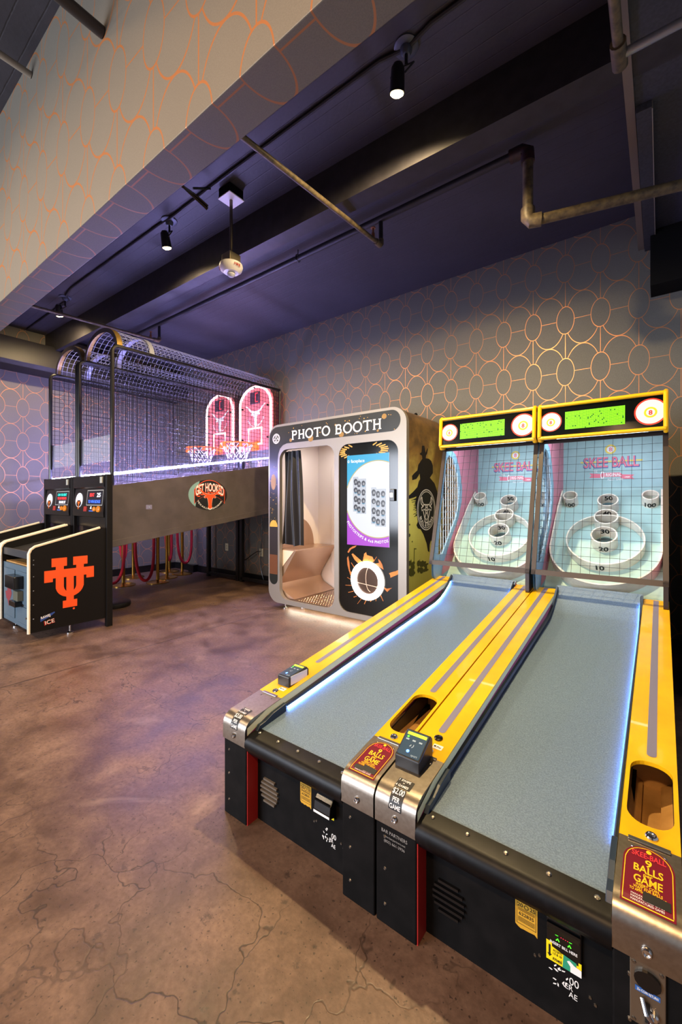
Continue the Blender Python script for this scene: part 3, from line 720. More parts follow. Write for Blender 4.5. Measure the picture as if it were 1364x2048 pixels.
    c30 = ring('scoring_ring', 0, .50, .078, .095); ring_num(c30, '20', 0, .50, .078, .07, True, .056); ring_num(c30, '30', 0, .50, .078, .11, False, .056)
    c40 = ring('scoring_ring', 0, .685, .074, .085); ring_num(c40, '40', 0, .685, .074, .1, False, .056)
    c50 = ring('scoring_ring', 0, .855, .066, .085); ring_num(c50, '50', 0, .855, .066, .1, False, .054)
    for sx in (-1, 1):
        c1 = ring('scoring_ring', sx*.248, .905, .05, .085); ring_num(c1, '100', sx*.248, .905, .05, .06, True, .05)
    for cb in (.5, .685, .855): obj('pocket', G().flat(poly2(ell(0, cb, .06, n=28)), tb, 0, .0012), mat('pocket_dark', '#3d5a66', .5), T)
    # prints on the back panel
    bpf = (lambda a, b, h: (a, 3.80+.02*(b-1.285)/.435-h, b)); tg = G()
    def put(s_, hgt_, wd_, oz, mi, bold, ox=0): tg.flat(xf(text2(s_, 1, bold, wd_, height=hgt_), 1, 1, xc+ox, oz), bpf, mi, .0016+.0006*mi)
    tg.flat(poly2([(xc-.2, 1.502), (xc+.2, 1.502), (xc+.2, 1.512), (xc-.2, 1.512)]), bpf, 2, .001)
    put('SKEE BALL', .088, .366, 1.461, 1, .045); 
    tg.flat(xf(text2('SKEE BALL', 1, .012, .355, height=.08), 1, 1, xc, 1.465), bpf, 0, .0035)
    rib = [(-.14, 1.385), (-.07, 1.382), (-.06, 1.388), (.06, 1.388), (.07, 1.372), (.15, 1.366), (.135, 1.385), (.15, 1.40), (.075, 1.405), (.06, 1.42), (-.05, 1.42), (-.06, 1.412), (-.14, 1.42), (-.125, 1.402)]
    tg.flat(fill2([[(xc+a, b) for a, b in rib]]), bpf, 0, .001)
    for s_, hh_, wd_, ox, oz, in (('THE', .016, .03, -.1, 1.425), ('O', .062, .026, -.052, 1.375), ('RIGINAL', .024, .1, .02, 1.393), ('1909', .012, .03, .107, 1.378), ('ALLEY GAME', .014, .1, .03, 1.362)):
        tg.flat(xf(text2(s_, 1, .02, wd_, height=hh_), 1, 1, xc+ox, oz), bpf, 3, .003)
    tg.flat(poly2(ell(xc, 1.6, .036)), bpf, 2, .001); tg.flat(poly2(ell(xc, 1.6, .025)), bpf, 3, .0016); tg.flat(xf(text2('8', 1, .03, height=.032), 1, 1, xc, 1.584), bpf, 0, .003)
    obj('board_print', tg, [M_pinktext, M_bluetext, mat('soft_yellow', '#e8cf4e', .5), M_whiteprint], T)
    # --- cage sides with a meshed opening
    def fr(b): return 2.845+(3.09-2.845)*(b-.76)/(1.6-.76)
    for sx in (-1, 1):
        X_ = x0+.012 if sx < 0 else x0+w-.014
        out = [(2.86, .655), (2.90, .62), (3.06, .62), (3.85, .9), (3.85, 1.74), (3.12, 1.70), (fr(1.6)+.01, 1.6), (fr(.76)+.01, .76)]
        hl = [(2.935, .80), (3.02, .80), (3.14, .92), (3.30, 1.08), (3.36, 1.2), (3.36, 1.32), (3.31, 1.45), (3.24, 1.54), (3.15, 1.565), (3.1, 1.52), (3.0, 1.15)]
        g = G(); m2 = fill2([out, hl]); th = .012
        fn = (lambda a, b, h: (X_+h, a, b))
        g.flat(m2, fn, 0, 0); g.flat(m2, fn, 0, th if sx < 0 else -th)
        hn = len(hl); hx = th if sx < 0 else -th
        g.add([(X_, a, b) for a, b in hl]+[(X_+hx, a, b) for a, b in hl], [(i, (i+1) % hn, hn+(i+1) % hn, hn+i) for i in range(hn)], 0)
        sp = obj('side_panel', g, M_blueboard, A)
        # pink band painted on the inside
        pk = [(3.2, .68), (3.85, 1.0), (3.85, 1.74), (3.14, 1.70), (3.17, 1.62), (3.28, 1.58), (3.36, 1.48), (3.42, 1.32), (3.41, 1.2), (3.33, 1.05), (3.2, .92), (3.03, .72), (3.0, .64)]
        xin = X_+(th+.001 if sx < 0 else -th-.001)
        obj('pink_band', G().add([(xin, a, b) for a, b in fill2([pk])[0]], fill2([pk])[1]), M_pink, sp)
        # wires in the opening
        wg = G(); XW = X_+hx/2
        def inside(a, b):
            c = False; j = hn-1
            for i in range(hn):
                if (hl[i][1] > b) != (hl[j][1] > b) and a < (hl[j][0]-hl[i][0])*(b-hl[i][1])/(hl[j][1]-hl[i][1])+hl[i][0]: c = not c
                j = i
            return c
        def spans(fixed, horiz):
            res = []; st_ = None
            for i in range(161):
                t = 2.85+.65*i/160 if horiz else .7+.9*i/160
                ins = inside(t, fixed) if horiz else inside(fixed, t)
                if ins and st_ is None: st_ = t
                if (not ins) and st_ is not None: res.append((st_, t)); st_ = None
            return res
        for i in range(16):
            z = .83+i*.048
            for a, b in spans(z, True): wg.wire((XW, a-.01, z), (XW, b+.01, z), .0022)
        for i in range(10):
            y = 2.95+i*.046
            for a, b in spans(y, False): wg.wire((XW+.004, y, a-.01), (XW+.004, y, b+.01), .0022)
        obj('side_wire_mesh', wg, mat('lit_wire', '#a9b4bd', .3, .6) if sx < 0 else M_mesh, sp, kind='stuff')  # left mesh takes a paler copy of the wire colour, as if lit
    # front cage frame and wires
    xa, xb = x0+.004, x0+w-.006
    def cf(a, b, h): return (a, fr(b)-h, b)
    fg = G(); bw = .026
    for (a0, a1, b0, b1) in ((xa, xb, .745, .775), (xa, xb, 1.585, 1.612), (xa, xa+bw, .745, 1.612), (xb-bw, xb, .745, 1.612)):
        fg.add([cf(a, b, h) for h in (0, .014) for a, b in ((a0, b0), (a1, b0), (a1, b1), (a0, b1))], [(3, 2, 1, 0), (4, 5, 6, 7), (0, 1, 5, 4), (1, 2, 6, 5), (2, 3, 7, 6), (3, 0, 4, 7)])
    obj('cage_frame', fg, M_frame, A)
    wg = G(); m = 13
    for i in range(1, m):
        x = xa+bw+(xb-xa-2*bw)*i/m; wg.wire(cf(x, .77, .004), cf(x, 1.59, .004), .0013)
    for i in range(1, 16):
        z = .77+i*.82/16; wg.wire(cf(xa+.01, z, .007), cf(xb-.01, z, .007), .0013)
    obj('cage_wire_mesh', wg, M_mesh, A, kind='stuff')
    obj('cage_foot', G().prism(rrect(2.83, 2.90, .61, .76, (.03, .03, 0, 0)), lambda a, b, h: (h, a, b), x0+w-.03, x0+w-.008), M_frame, A)
    obj('roof_board', G().box(x0+.006, x0+w-.006, 3.06, 3.86, 1.72, 1.74).box(x0+.006, x0+w-.006, 3.83, 3.86, .9, 1.74), M_black, A)
    # --- marquee
    my = 3.0; z0m, z1m = 1.615, 1.822; x_a, x_b = x0+.016, x0+w-.017
    mb = obj('marquee', G().prism([(my+.01, z0m), (my+.025, z1m), (my+.12, z1m), (my+.10, z0m)], lambda a, b, h: (h, a, b), x_a, x_b), [M_ledoff], A, label='lit score sign with yellow trim above the cage')
    def mq(a, b, h): return (a, my+.01+.015*(b-z0m)/(z1m-z0m)-h, b)
    for q0, q1 in (((x_a, z0m), (x_b, z0m)), ((x_a, z1m), (x_b, z1m))):
        obj('trim_tube', G().tube([mq(q0[0], q0[1], .004), mq(q1[0], q1[1], .004)], .012, 10), M_yellowtube, mb, smooth=True)
    for xx in (x_a, x_b):
        obj('trim_end', G().tube([(xx, my+.09, z0m-.006), (xx, my+.02, z0m-.012), mq(xx, z0m+.008, .008), mq(xx, z1m-.002, .008), (xx, my+.03, z1m+.008), (xx, my+.12, z1m+.006)], .013, 10), M_yellowtube, mb, smooth=True)
    za, zb = z0m+.045, z1m-.048; xa_, xb_ = x0+.165, x0+.485
    dsp = obj('score_display', G().flat(poly2([(xa_, za), (xb_, za), (xb_, zb), (xa_, zb)]), mq, 0, .001), M_ledback, mb)
    dg = G(); nx, nz = 46, 15
    for i in range(nx):
        for j in range(nz):
            if random.random() < .04: continue
            a = xa_+(i+.5)*(xb_-xa_)/nx; b = za+(j+.5)*(zb-za)/nz; s_ = .0025
            dg.add([mq(a-s_, b-s_, .002), mq(a+s_, b-s_, .002), mq(a+s_, b+s_, .002), mq(a-s_, b+s_, .002)], [(0, 1, 2, 3)])
    obj('display_dots', dg, M_ledgreen, dsp, kind='stuff')
    disc_emblem(mb, (x0+.083, (z0m+z1m)/2), .064, mq); disc_emblem(mb, (x0+w-.088, (z0m+z1m)/2), .078, mq)
    # lamp under the marquee that lights the target
    lb = obj('cage_lamp', G().box(x0+.1, x0+w-.1, my+.105, my+.14, z0m-.004, z0m+.008), mat('cage_lamp_glow', '#ffffff', .5, emit='#d9f0ff', estr=6), A)
    light('cage_light', 'AREA', (xc, 3.17, 1.70), 5.5, (.78, .92, 1.0), (xc, 3.5, .9), shape='RECTANGLE', size=.5, size_y=.22)
    return A
alley(-1.350, 'yellow-railed alley roller game standing next to the photo booth', (1.277, 1.39), (-1.313, -1.245), (.042, .040), False, False, None)
alley(-.655, 'yellow-railed alley roller game in the right foreground, with bill slot and coin plate', (1.125, 1.205), (-.648, -.566), (.035, .068), True, True, None)

# ------------------------------------------------------------------ photo booth
BX0, BX1, BZ0, BZ1, BY0, BY1 = -3.57, -1.80, .065, 2.06, 3.33, 4.14
PB = thing('photo_booth', 'silver photo booth with black curtain, touch screen and glowing ring light', 'photo booth', (-2.69, 3.7, 0))
M_silver = mat('satin_aluminium', '#98928a', .4, .55); M_inner = mat('booth_white', '#e6ddd6', .45)
M_boothglass = mat('booth_black_glass', '#0c0e0d', .12); M_header = mat('booth_header_print', '#191c1a', .35, noise=(2.2, '#2b2a22', 0, .35, .7))
outl = rrect(BX0, BX1, BZ0, BZ1, .15, 8)
op = rrect(-3.395, -2.617, .115, 1.775, .115, 8); pn = rrect(-2.56, -1.885, .115, 1.765, .115, 8)
fB = onY(BY0)
g = G(); m2 = fill2([outl, op, pn]); g.flat(m2, fB, 0, 0); g.flat(m2, fB, 0, -.045)
for lp in (outl, op, pn):
    n = len(lp); g.add([fB(a, b, 0) for a, b in lp]+[fB(a, b, -.045) for a, b in lp], [(i, (i+1) % n, n+(i+1) % n, n+i) for i in range(n)])
obj('front_frame', g, M_silver, PB, smooth=True)
# printed outer shell
def booth_print():
    m = bpy.data.materials.new('booth_side_print'); m.use_nodes = True; n = NT(m); b = n.N['Principled BSDF']
    P, xyz = n.pos(); a = n.noise(P, 2.6, 6, .6, .6)[0]; f = n.noise(P, 9, 4, .6)[0]
    h = n.m('ADD', n.rng(xyz[2], .1, 2.0), n.m('MULTIPLY', n.m('SUBTRACT', a, .5), .55))
    col = n.mix(n.rng(h, .0, .55), lin('#b6b548'), lin('#e2dc70'))
    col = n.mix(n.rng(h, .55, .85), col, lin('#a07c3a'))
    col = n.mix(n.rng(n.m('ADD', h, n.m('MULTIPLY', f, .3)), .9, 1.2), col, lin('#2b1c10'))
    col = n.mix(n.rng(n.m('ADD', xyz[1], n.m('MULTIPLY', a, .3)), 4.0, 4.3, 0, .7), col, lin('#3c2810'))
    n.L.new(col, b.inputs['Base Color']); b.inputs['Roughness'].default_value = .35
    return m
ins = rrect(BX0+.006, BX1-.006, BZ0+.006, BZ1-.006, .146, 8); n = len(ins)
g = G().add([(a, BY0+.04, b) for a, b in ins]+[(a, BY1, b) for a, b in ins], [(i, (i+1) % n, n+(i+1) % n, n+i) for i in range(n)]+[tuple(range(n, 2*n))])
obj('outer_shell', g, booth_print(), PB, smooth=True)
# header print: runs across the top and down the left side
hd = rrect(-3.553, -1.86, 1.84, 2.035, (.0, .095, .095, .13), 8)
hl = [(-3.553, .36)]+[(-3.4875+.0655*math.cos(q), .33+.0655*math.sin(q)) for q in [PI+PI*i/10 for i in range(11)]]+[(-3.422, 1.66), (-3.412, 1.73), (-3.385, 1.79), (-3.34, 1.825), (-3.28, 1.84), (-1.955, 1.84)]
hd_r = [(-1.955+.095*math.cos(q), 1.9375+.0975*math.sin(q)) for q in [-PI/2+PI*i/14 for i in range(1, 15)]]
hd_l = [(-3.433+.12*math.cos(q), 1.915+.12*math.sin(q)) for q in [PI/2+PI/2*i/8 for i in range(9)]]
HDR = obj('header_panel', G().flat(fill2([hl+hd_r+hd_l]), fB, 0, .0012), M_header, PB)
# serif letters
def serif(ch):
    t, sf, o = .17, .07, []
    def st(x0, x1, y0, y1): o.append(poly2([(x0, y0), (x1, y0), (x1, y1), (x0, y1)]))
    def stem(x): st(x, x+t, 0, 1); st(x-sf, x+t+sf, 0, .07); st(x-sf, x+t+sf, .93, 1)
    if ch == 'H': stem(.08); stem(.68); st(.2, .75, .44, .57); return o, .95
    if ch == 'T': st(.40, .40+t, 0, 1); st(.33, .64, 0, .07); st(0, .97, .86, 1); st(0, .06, .76, 1); st(.91, .97, .76, 1); return o, 1.0
    if ch == 'O': o.append(ring2(ell(.52, .5, .54, .53), ell(.52, .5, .36, .39))); return o, 1.08
    if ch == 'P': stem(.08); o.append(stroke2([(.2, .93), (.52, .93), (.66, .88), (.71, .74), (.66, .58), (.52, .52), (.2, .52)], .15)); return o, .86
    if ch == 'B': stem(.08); o.append(stroke2([(.2, .93), (.5, .93), (.63, .88), (.67, .75), (.62, .6), (.5, .54), (.2, .54)], .14)); o.append(stroke2([(.45, .54), (.58, .52), (.70, .44), (.74, .3), (.68, .14), (.54, .07), (.2, .07)], .15)); return o, .92
    return o, .45
def serif_text(s_, x0, x1, z, h, par, name):
    tot = sum(serif(c)[1]+.08 for c in s_); k = (x1-x0)/tot; x = x0
    for c in s_:
        sh, w_ = serif(c); g = G()
        for m2 in sh: g.flat(xf(m2, k, h, x, z), fB, 0, .0025)
        x += (w_+.08)*k
        if sh: obj(name, g, M_whiteprint, par)
serif_text('PHOTO BOOTH', -3.205, -2.05, 1.872, .098, HDR, 'sign_letter')
# round crest at the left end
g = G(); c0 = (-3.445, 1.905); R0 = .056
g.flat(ring2(ell(*c0, R0), ell(*c0, R0*.9)), fB, 0, .0022); g.flat(ring2(ell(*c0, R0*.8), ell(*c0, R0*.74)), fB, 0, .0022)
for sg in (-1, 1):
    g.stroke([(c0[0]+sg*.006, c0[1]+.036), (c0[0]+sg*.012, c0[1]+.012), (c0[0]+sg*.03, c0[1]-.012), (c0[0]+sg*.036, c0[1]-.002)], .006, fB, h=.0022)
    g.stroke([(c0[0], c0[1]-.02), (c0[0]+sg*.014, c0[1]-.004), (c0[0]+sg*.02, c0[1]+.012)], .005, fB, h=.0022)
g.flat(xf(text2('BULL', .018, .02), 1, 1, *(c0[0], c0[1]-.036)), fB, 0, .0022)
obj('round_crest', g, M_whiteprint, PB)
# gold bokeh print
g = G(); rr = random.Random(3)
for i in range(60):
    if i < 26: a, b = rr.uniform(-3.3, -1.92), rr.choice([rr.uniform(1.85, 1.87), rr.uniform(1.98, 2.02), rr.uniform(1.86, 2.0)])
    else: a, b = rr.uniform(-3.54, -3.43), rr.uniform(.95, 1.6)
    r_ = rr.choice([.003, .004, .004, .006])
    g.flat(poly2(ell(a, b, r_, n=10)), fB, 0, .0018)
M_dgold = mat('dull_gold', '#8a6a30', .5)
for a, b, r_ in ((-2.93, 1.862, .036), (-2.52, 1.865, .026), (-3.22, 1.87, .02), (-2.03, 1.985, .026), (-2.1, 1.86, .012), (-2.6, 1.968, .012)): obj('gold_bokeh_spot', G().flat(poly2(ell(a, b, r_, r_*.95, 20)), fB, 0, .0019), M_dgold, HDR)
obj('gold_drop', G().flat(poly2(ell(-3.49, 1.42, .04, .09, 20)), fB, 0, .0019), M_dgold, HDR); obj('gold_disc', G().flat(poly2(ell(-3.487, .915, .062, .075, 20)), fB, 0, .0019), M_gold, HDR)
obj('dark_band', G().flat(poly2([(-3.55, .6), (-3.425, .6), (-3.425, .915), (-3.55, .915)]), fB, 0, .0024), mat('print_brown_black', '#1c110c', .5), HDR); obj('brown_band', G().flat(poly2([(-3.55, .38), (-3.425, .38), (-3.425, .6), (-3.55, .6)]), fB, 0, .0024), mat('print_brown', '#5c3312', .5), HDR)
obj('gold_specks', g, M_gold, HDR, kind='stuff')
# black glass panel with sunburst print and bull artwork
fG = onY(BY0+.012)
GP = obj('glass_panel', G().prism(rrect(-2.565, -1.88, .11, 1.77, .115, 8), fG, -.01, 0), M_boothglass, PB)
def pz(zx, zy): return pixY(670+zx/6.02, 880+zy/6.02, BY0+.012)
g = G(); cS = pz(330, 130)
for i in range(26):
    q = -.2+PI*1.15*i/25+PI-.25 if False else PI*2*i/26
    if -.05 < math.sin(q) and abs(math.cos(q)) < .55: continue
    a0, a1 = .20, .27
    p0 = (cS[0]+a0*math.cos(q)*1.05, cS[1]+.055*math.sin(q)); p1 = (cS[0]+a1*math.cos(q)*1.08, cS[1]+.085*math.sin(q))
    g.stroke([p0, p1], .012, fG, h=.0006)
obj('sunburst_print', g, M_gold, GP)
art = G()
M_art = [mat('art_gold', '#c07a2c', .5), mat('art_amber', '#a8601c', .5)]
def artp(pts, mi=0): obj('bull_print_patch', G().flat(fill2([[pz(*p) for p in pts]]), fG, 0, .0008), M_art[mi], GP)
artp([(350, 1370), (375, 1350), (385, 1385), (450, 1405), (472, 1450), (430, 1495), (330, 1465), (345, 1420)])
artp([(200, 1375), (215, 1365), (290, 1430), (340, 1475), (320, 1510), (285, 1490), (235, 1440)])
artp([(650, 1605), (680, 1592), (730, 1580), (790, 1552), (795, 1600), (735, 1630), (668, 1658), (665, 1630)])
artp([(150, 1350), (175, 1305), (215, 1280), (262, 1270), (240, 1295), (195, 1315), (165, 1360)], 1)
artp([(145, 1420), (160, 1395), (175, 1480), (180, 1560), (205, 1650), (190, 1640), (165, 1560), (150, 1500)], 1)
artp([(520, 1430), (545, 1455), (570, 1500), (585, 1562), (560, 1545), (480, 1490), (530, 1480)], 1)
artp([(590, 1775), (625, 1790), (690, 1780), (660, 1800), (630, 1830), (600, 1800)], 1)
for i in range(16):
    q = .8+i*.3; cx_, cy_ = 405, 1695
    r0, r1 = 190+30*random.random(), 215+70*random.random()
    art.stroke([pz(cx_+r0*math.cos(q), cy_+r0*1.15*math.sin(q)), pz(cx_+r1*math.cos(q+.08), cy_+r1*1.15*math.sin(q+.08))], .004+.006*random.random(), fG, mi=1, h=.0008)
obj('bull_print_hairs', art, M_art, GP, kind='stuff')
# touch screen
sx0, sx1, sz0, sz1 = -2.461, -1.982, .778, 1.65
E_ = lambda nm, c, s_: mat(nm, '#0b0b0c', .3, emit=c, estr=s_)
SC = obj('touch_screen', G().prism([(sx0, sz0), (sx1, sz0), (sx1, sz1), (sx0, sz1)], fG, 0, .004), E_('screen_white', '#e2e4ea', .78), GP, label='lit touch screen with cyan top, white circle and purple base')
cxs, czs, Rs = -2.115, 1.222, .362
g = G()
def clip_out(top):
    arc = [(cxs+Rs*1.01*math.cos(q), czs+Rs*1.01*math.sin(q)) for q in [PI*(.0+i/60) if top else -PI*i/60 for i in range(61)]]
    arc = [p for p in arc if sx0 <= p[0] <= sx1]
    zz = sz1 if top else sz0
    return [(sx1, zz), (sx1, arc[0][1])]+arc+[(sx0, arc[-1][1]), (sx0, zz)]
zl = czs+math.sqrt(max(0, (Rs*1.01)**2-(sx0-cxs)**2)) if abs(sx0-cxs) < Rs*1.01 else czs
g.flat(fill2([clip_out(True)]), fG, 0, .0046); g.flat(fill2([clip_out(False)]), fG, 1, .0046)
for top in (1, -1):
    arc = [(cxs+Rs*math.cos(q), czs+Rs*math.sin(q)) for q in [top*PI*i/60 for i in range(61)]]; arc = [p for p in arc if sx0 <= p[0] <= sx1]
    g.stroke(arc, .008, fG, mi=2, h=.0052)
obj('screen_picture', g, [E_('screen_cyan', '#17a9d6', .8), E_('screen_purple', '#b03ccc', .8), E_('screen_gold', '#c9b45a', .75)], SC)
M_scl = E_('screen_letters', '#f4f2f6', .9)
obj('screen_caption', G().flat(arc_text('PHOTOSTRIPS & 4x6 PHOTOS', Rs+.052, PI*1.18, PI*1.60, .027, .02, inward=True, cx=cxs, cy=czs), fG, 0, .0054), M_scl, SC)
obj('screen_title', G().flat(xf(text2('faceplace', .044, .02), 1, 1, -2.335, 1.578), fG, 0, .0054), M_scl, SC)
obj('screen_logo', G().flat(ring2(ell(-2.443, 1.59, .012, .014, 14), ell(-2.443, 1.59, .006, .008, 14)), fG, 0, .0054), M_scl, SC)
st = G()
def strip(x, z, w_, h_, rows, faces):
    st.flat(poly2([(x-.002, z-.002), (x+w_+.002, z-.002), (x+w_+.002, z+h_+.002), (x-.002, z+h_+.002)]), fG, 2, .0052); st.flat(poly2([(x, z), (x+w_, z), (x+w_, z+h_), (x, z+h_)]), fG, 0, .0056)
    for i in range(rows):
        zz = z+h_-(i+.5)*h_/rows
        for k in range(faces):
            xx = x+w_*(k+.5)/faces; r_ = h_/rows*.32
            st.flat(poly2(ell(xx, zz, r_*.85, r_, 14)), fG, 1, .006); st.flat(poly2(ell(xx+r_*.12, zz-r_*.2, r_*.42, r_*.5, 12)), fG, 3, .0064)
            st.flat(poly2(ell(xx, zz-r_*.95, r_*.7, r_*.4, 10)), fG, 4 if (i+k) % 2 else 1, .0058)
strip(-2.385, 1.105, .055, .33, 4, 1); strip(-2.345, 1.085, .105, .33, 4, 2); strip(-2.175, .99, .05, .34, 4, 1); strip(-2.13, .97, .11, .345, 4, 2)
obj('screen_photo_strips', st, [E_('strip_paper', '#c9cdd6', .68), E_('strip_dark', '#23262e', .4), E_('strip_edge', '#9aa8bc', .6), E_('strip_face', '#a8a9ae', .6), E_('strip_blue', '#5a98ba', .6)], SC)
# ring light
rc = (-2.222, .447)
g = G(); n_ = 48; vs = []
for i in range(n_):
    q = 2*PI*i/n_
    for r_, h in ((.183, 0), (.183, .018), (.17, .026), (.142, .026), (.128, .018), (.128, 0)): vs.append(fG(rc[0]+r_*math.cos(q), rc[1]+r_*math.sin(q), h))
g.add(vs, [(i*6+j, ((i+1) % n_)*6+j, ((i+1) % n_)*6+j+1, i*6+j+1) for i in range(n_) for j in range(5)])
obj('ring_light', g, mat('ring_glow', '#ffffff', .4, emit='#fff0e6', estr=9), GP, smooth=True, label='glowing white ring light on the black glass')
g = G().flat(poly2(ell(*rc, .128)), fG, 0, .001)
ch = obj('photo_chute', g, mat('chute_dark', '#3a2c24', .2), GP)
obj('chute_lip', G().stroke([(rc[0]-.12, rc[1]-.03), (rc[0]+.12, rc[1]-.05)], .006, fG, h=.002).stroke([(rc[0]+.03+.05*math.cos(q), rc[1]+.02+.12*math.sin(q)) for q in [PI*.5+PI*i/10 for i in range(11)]], .006, fG, h=.002), mat('chute_line', '#d0b8a4', .4), ch)
cs = pz(707, 663)
cs_o = obj('card_slot', G().box(cs[0]-.028, cs[0]+.02, BY0-.012, BY0+.012, cs[1]-.055, cs[1]+.055), M_blackgloss, GP, bev=.004)
obj('slot_label', G().box(cs[0]-.026, cs[0]+.004, BY0-.0132, BY0-.012, cs[1]-.02, cs[1]+.02), M_whiteprint, cs_o)
# interior
gi = G()
gi.add([(-3.5, BY0+.03, .1), (-3.5, 4.12, .1), (-3.5, 4.12, 1.9), (-3.5, BY0+.03, 1.9)], [(0, 1, 2, 3)])
gi.add([(-3.5, 4.12, .1), (-2.3, 4.12, .1), (-2.3, 4.12, 1.9), (-3.5, 4.12, 1.9)], [(0, 1, 2, 3)])
gi.add([(-2.58, BY0+.03, .1), (-2.58, 4.12, .1), (-2.58, 4.12, 1.9), (-2.58, BY0+.03, 1.9)], [(3, 2, 1, 0)])
gi.add([(-3.5, BY0+.03, 1.9), (-2.3, BY0+.03, 1.9), (-2.3, 4.12, 1.9), (-3.5, 4.12, 1.9)], [(3, 2, 1, 0)])
obj('interior_lining', gi, M_inner, PB)
obj('moulded_panel', G().prism(rrect(-3.27, -2.62, .26, 1.72, (.1, .1, .16, .16), 6), onY(4.118), 0, .022), M_inner, PB, smooth=True, bev=.008)
obj('interior_floor', G().box(-3.5, -2.58, BY0+.03, 4.12, .09, .115), mat('tread_metal', '#a08876', .35, .8), PB)
sd = G()
for i in range(17):
    for j in range(14): sd.lathe([(.006, 0), (.003, .003)], (-3.16+i*.034, BY0+.07+j*.05, .115), (0, 0, 1), 5)
obj('tread_studs', sd, mat('stud_metal', '#e0c8b4', .3, .9), PB, kind='stuff')
M_benchm = mat('bench_metal', '#c4a690', .3, .7)
sec = [(-3.5, .665), (-3.215, .665), (-3.205, .655), (-3.21, .64), (-3.42, .33), (-3.44, .27), (-3.40, .2), (-3.22, .118), (-3.5, .118)]
bench = obj('bench', G().prism(sec, lambda a, b, h: (a, h, b), BY0+.06, 4.1, mi=0), M_benchm, PB, smooth=True)
obj('bench_gusset', G().prism([(-3.5, .655), (-3.225, .65), (-3.5, .36)], onY(BY0+.055), -.004, .004), mat('gusset_cream', '#d8c3ab', .45), PB)
obj('backrest', G().prism([(3.45, .66)]+ell(3.74, .68, .27, .32, 18, 0, PI)[::-1]+[(4.03, .66)], onX(-3.498), 0, .02), M_benchm, PB, smooth=True)
# curtain
cg = G(); vs = []; nx, nz = 48, 14
for j in range(nz+1):
    t = j/nz; z = 1.765-(1.765-.715)*t; xl_, xr_ = -3.40-.02*t, -3.165+.075*t
    for i in range(nx+1):
        s_ = i/nx; x = xl_+(xr_-xl_)*s_; y = BY0+.09+.028*math.sin(s_*19+.6*math.sin(t*3))*(.5+.5*t)-.05*t*.3+.012*math.sin(s_*7+t*4); vs.append((x, y, z+.012*math.sin(s_*9)*t))
cg.add(vs, [(j*(nx+1)+i, j*(nx+1)+i+1, (j+1)*(nx+1)+i+1, (j+1)*(nx+1)+i) for j in range(nz) for i in range(nx)])
obj('curtain', cg, mat('black_satin', '#15131a', .42), PB, smooth=True, label='black pleated curtain')
# printed rider and crest on the right side
fS = onX(BX1-.006)
def sz(zx, zy): return pixX(780+zx/5.3875, 820+zy/5.3875, BX1-.005)
rider = [(310, 445), (325, 480), (345, 492), (348, 525), (328, 555), (305, 590), (295, 650), (262, 680), (237, 710), (240, 755), (285, 742), (320, 685), (325, 745), (310, 770), (295, 830), (250, 880), (190, 935), (192, 962), (250, 945), (285, 930), (272, 1000), (285, 1100), (300, 1205), (285, 1240), (300, 1275), (330, 1285), (360, 1340), (395, 1440), (408, 1520), (424, 1532), (428, 1450), (440, 1405), (470, 1440), (500, 1250), (520, 1000), (510, 880), (480, 790), (430, 730), (462, 680), (462, 600), (445, 550), (420, 525), (385, 520), (388, 490), (400, 470), (410, 405), (395, 430), (385, 460), (370, 385), (345, 385), (340, 455), (320, 470)]
g = G().flat(fill2([[sz(*p) for p in rider]]), fS, 0, .001)
for i in range(26):
    a, b = 230+60*random.random(), 960+180*random.random(); g.stroke([sz(a+50, b-10), sz(a, b+20*random.random())], .004, fS, h=.001)
for i in range(70):
    a, b = (190+70*random.random(), 1640+140*random.random()) if i < 40 else (300+110*random.random(), 1640+90*random.random()); g.flat(poly2([(p[0]+sz(a, b)[0], p[1]+sz(a, b)[1]) for p in ell(0, 0, .03*random.random()+.01, .025*random.random()+.006, 8)]), fS, 1, .0008+.00001*i)
g.stroke([sz(258, 1690), sz(262, 1490)], .012, fS, mi=1, h=.001); g.stroke([sz(258, 1495), sz(285, 1495)], .008, fS, mi=1, h=.001)
for a, b, r_ in ((208, 1350, .022), (212, 1235, .012), (240, 1418, .01), (320, 1618, .008)): g.flat(poly2(ell(*sz(a, b), r_, r_*.7, 12)), fS, 1, .001)
obj('rider_print', g, [mat('rider_black', '#0d0f10', .5), mat('scrub_olive', '#4d4f16', .5)], PB, label='black silhouette of a rider on a bucking animal')
ec = (3.74, 1.12); ER = .198
g = G().flat(poly2(ell(*ec, ER, n=40)), fS, 1, .0014)
for r0, r1 in ((1.0, .955), (.9, .865)): g.flat(ring2(ell(*ec, ER*r0, n=48), ell(*ec, ER*r1, n=48)), fS, 0, .002)
def es(pts, w_=.013, closed=False):
    for sg in (-1, 1): g.stroke([(ec[0]+sg*a*ER, ec[1]+b*ER) for a, b in pts], w_, fS, closed, 0, .0022)
es([(.5, .62), (.62, .5), (.58, .3), (.4, .18), (.32, .26), (.1, .24), (0, .24)]); es([(.5, .62), (.46, .4), (.36, .3)])
es([(.32, .2), (.55, .1), (.5, -.04), (.36, .02), (.34, -.1), (.2, -.42), (.2, -.55), (.1, -.62), (0, -.62)])
es([(.09, .2), (.09, -.2), (.2, -.42)]); es([(.28, .04), (.16, -.02)]); es([(.1, -.4), (.05, -.52)]); es([(0, .12), (.09, .12)], .01); es([(0, -.02), (.09, -.02)], .01); es([(0, -.16), (.09, -.16)], .01)
g.flat(arc_text('BULL & BOWL', ER*.82, PI*1.14, PI*1.86, .036, .03, inward=True, cx=ec[0], cy=ec[1]), fS, 0, .0022)
obj('bull_crest', g, [M_whiteprint, mat('crest_black', '#14201f', .5)], PB, label='white line bull crest on a dark roundel')
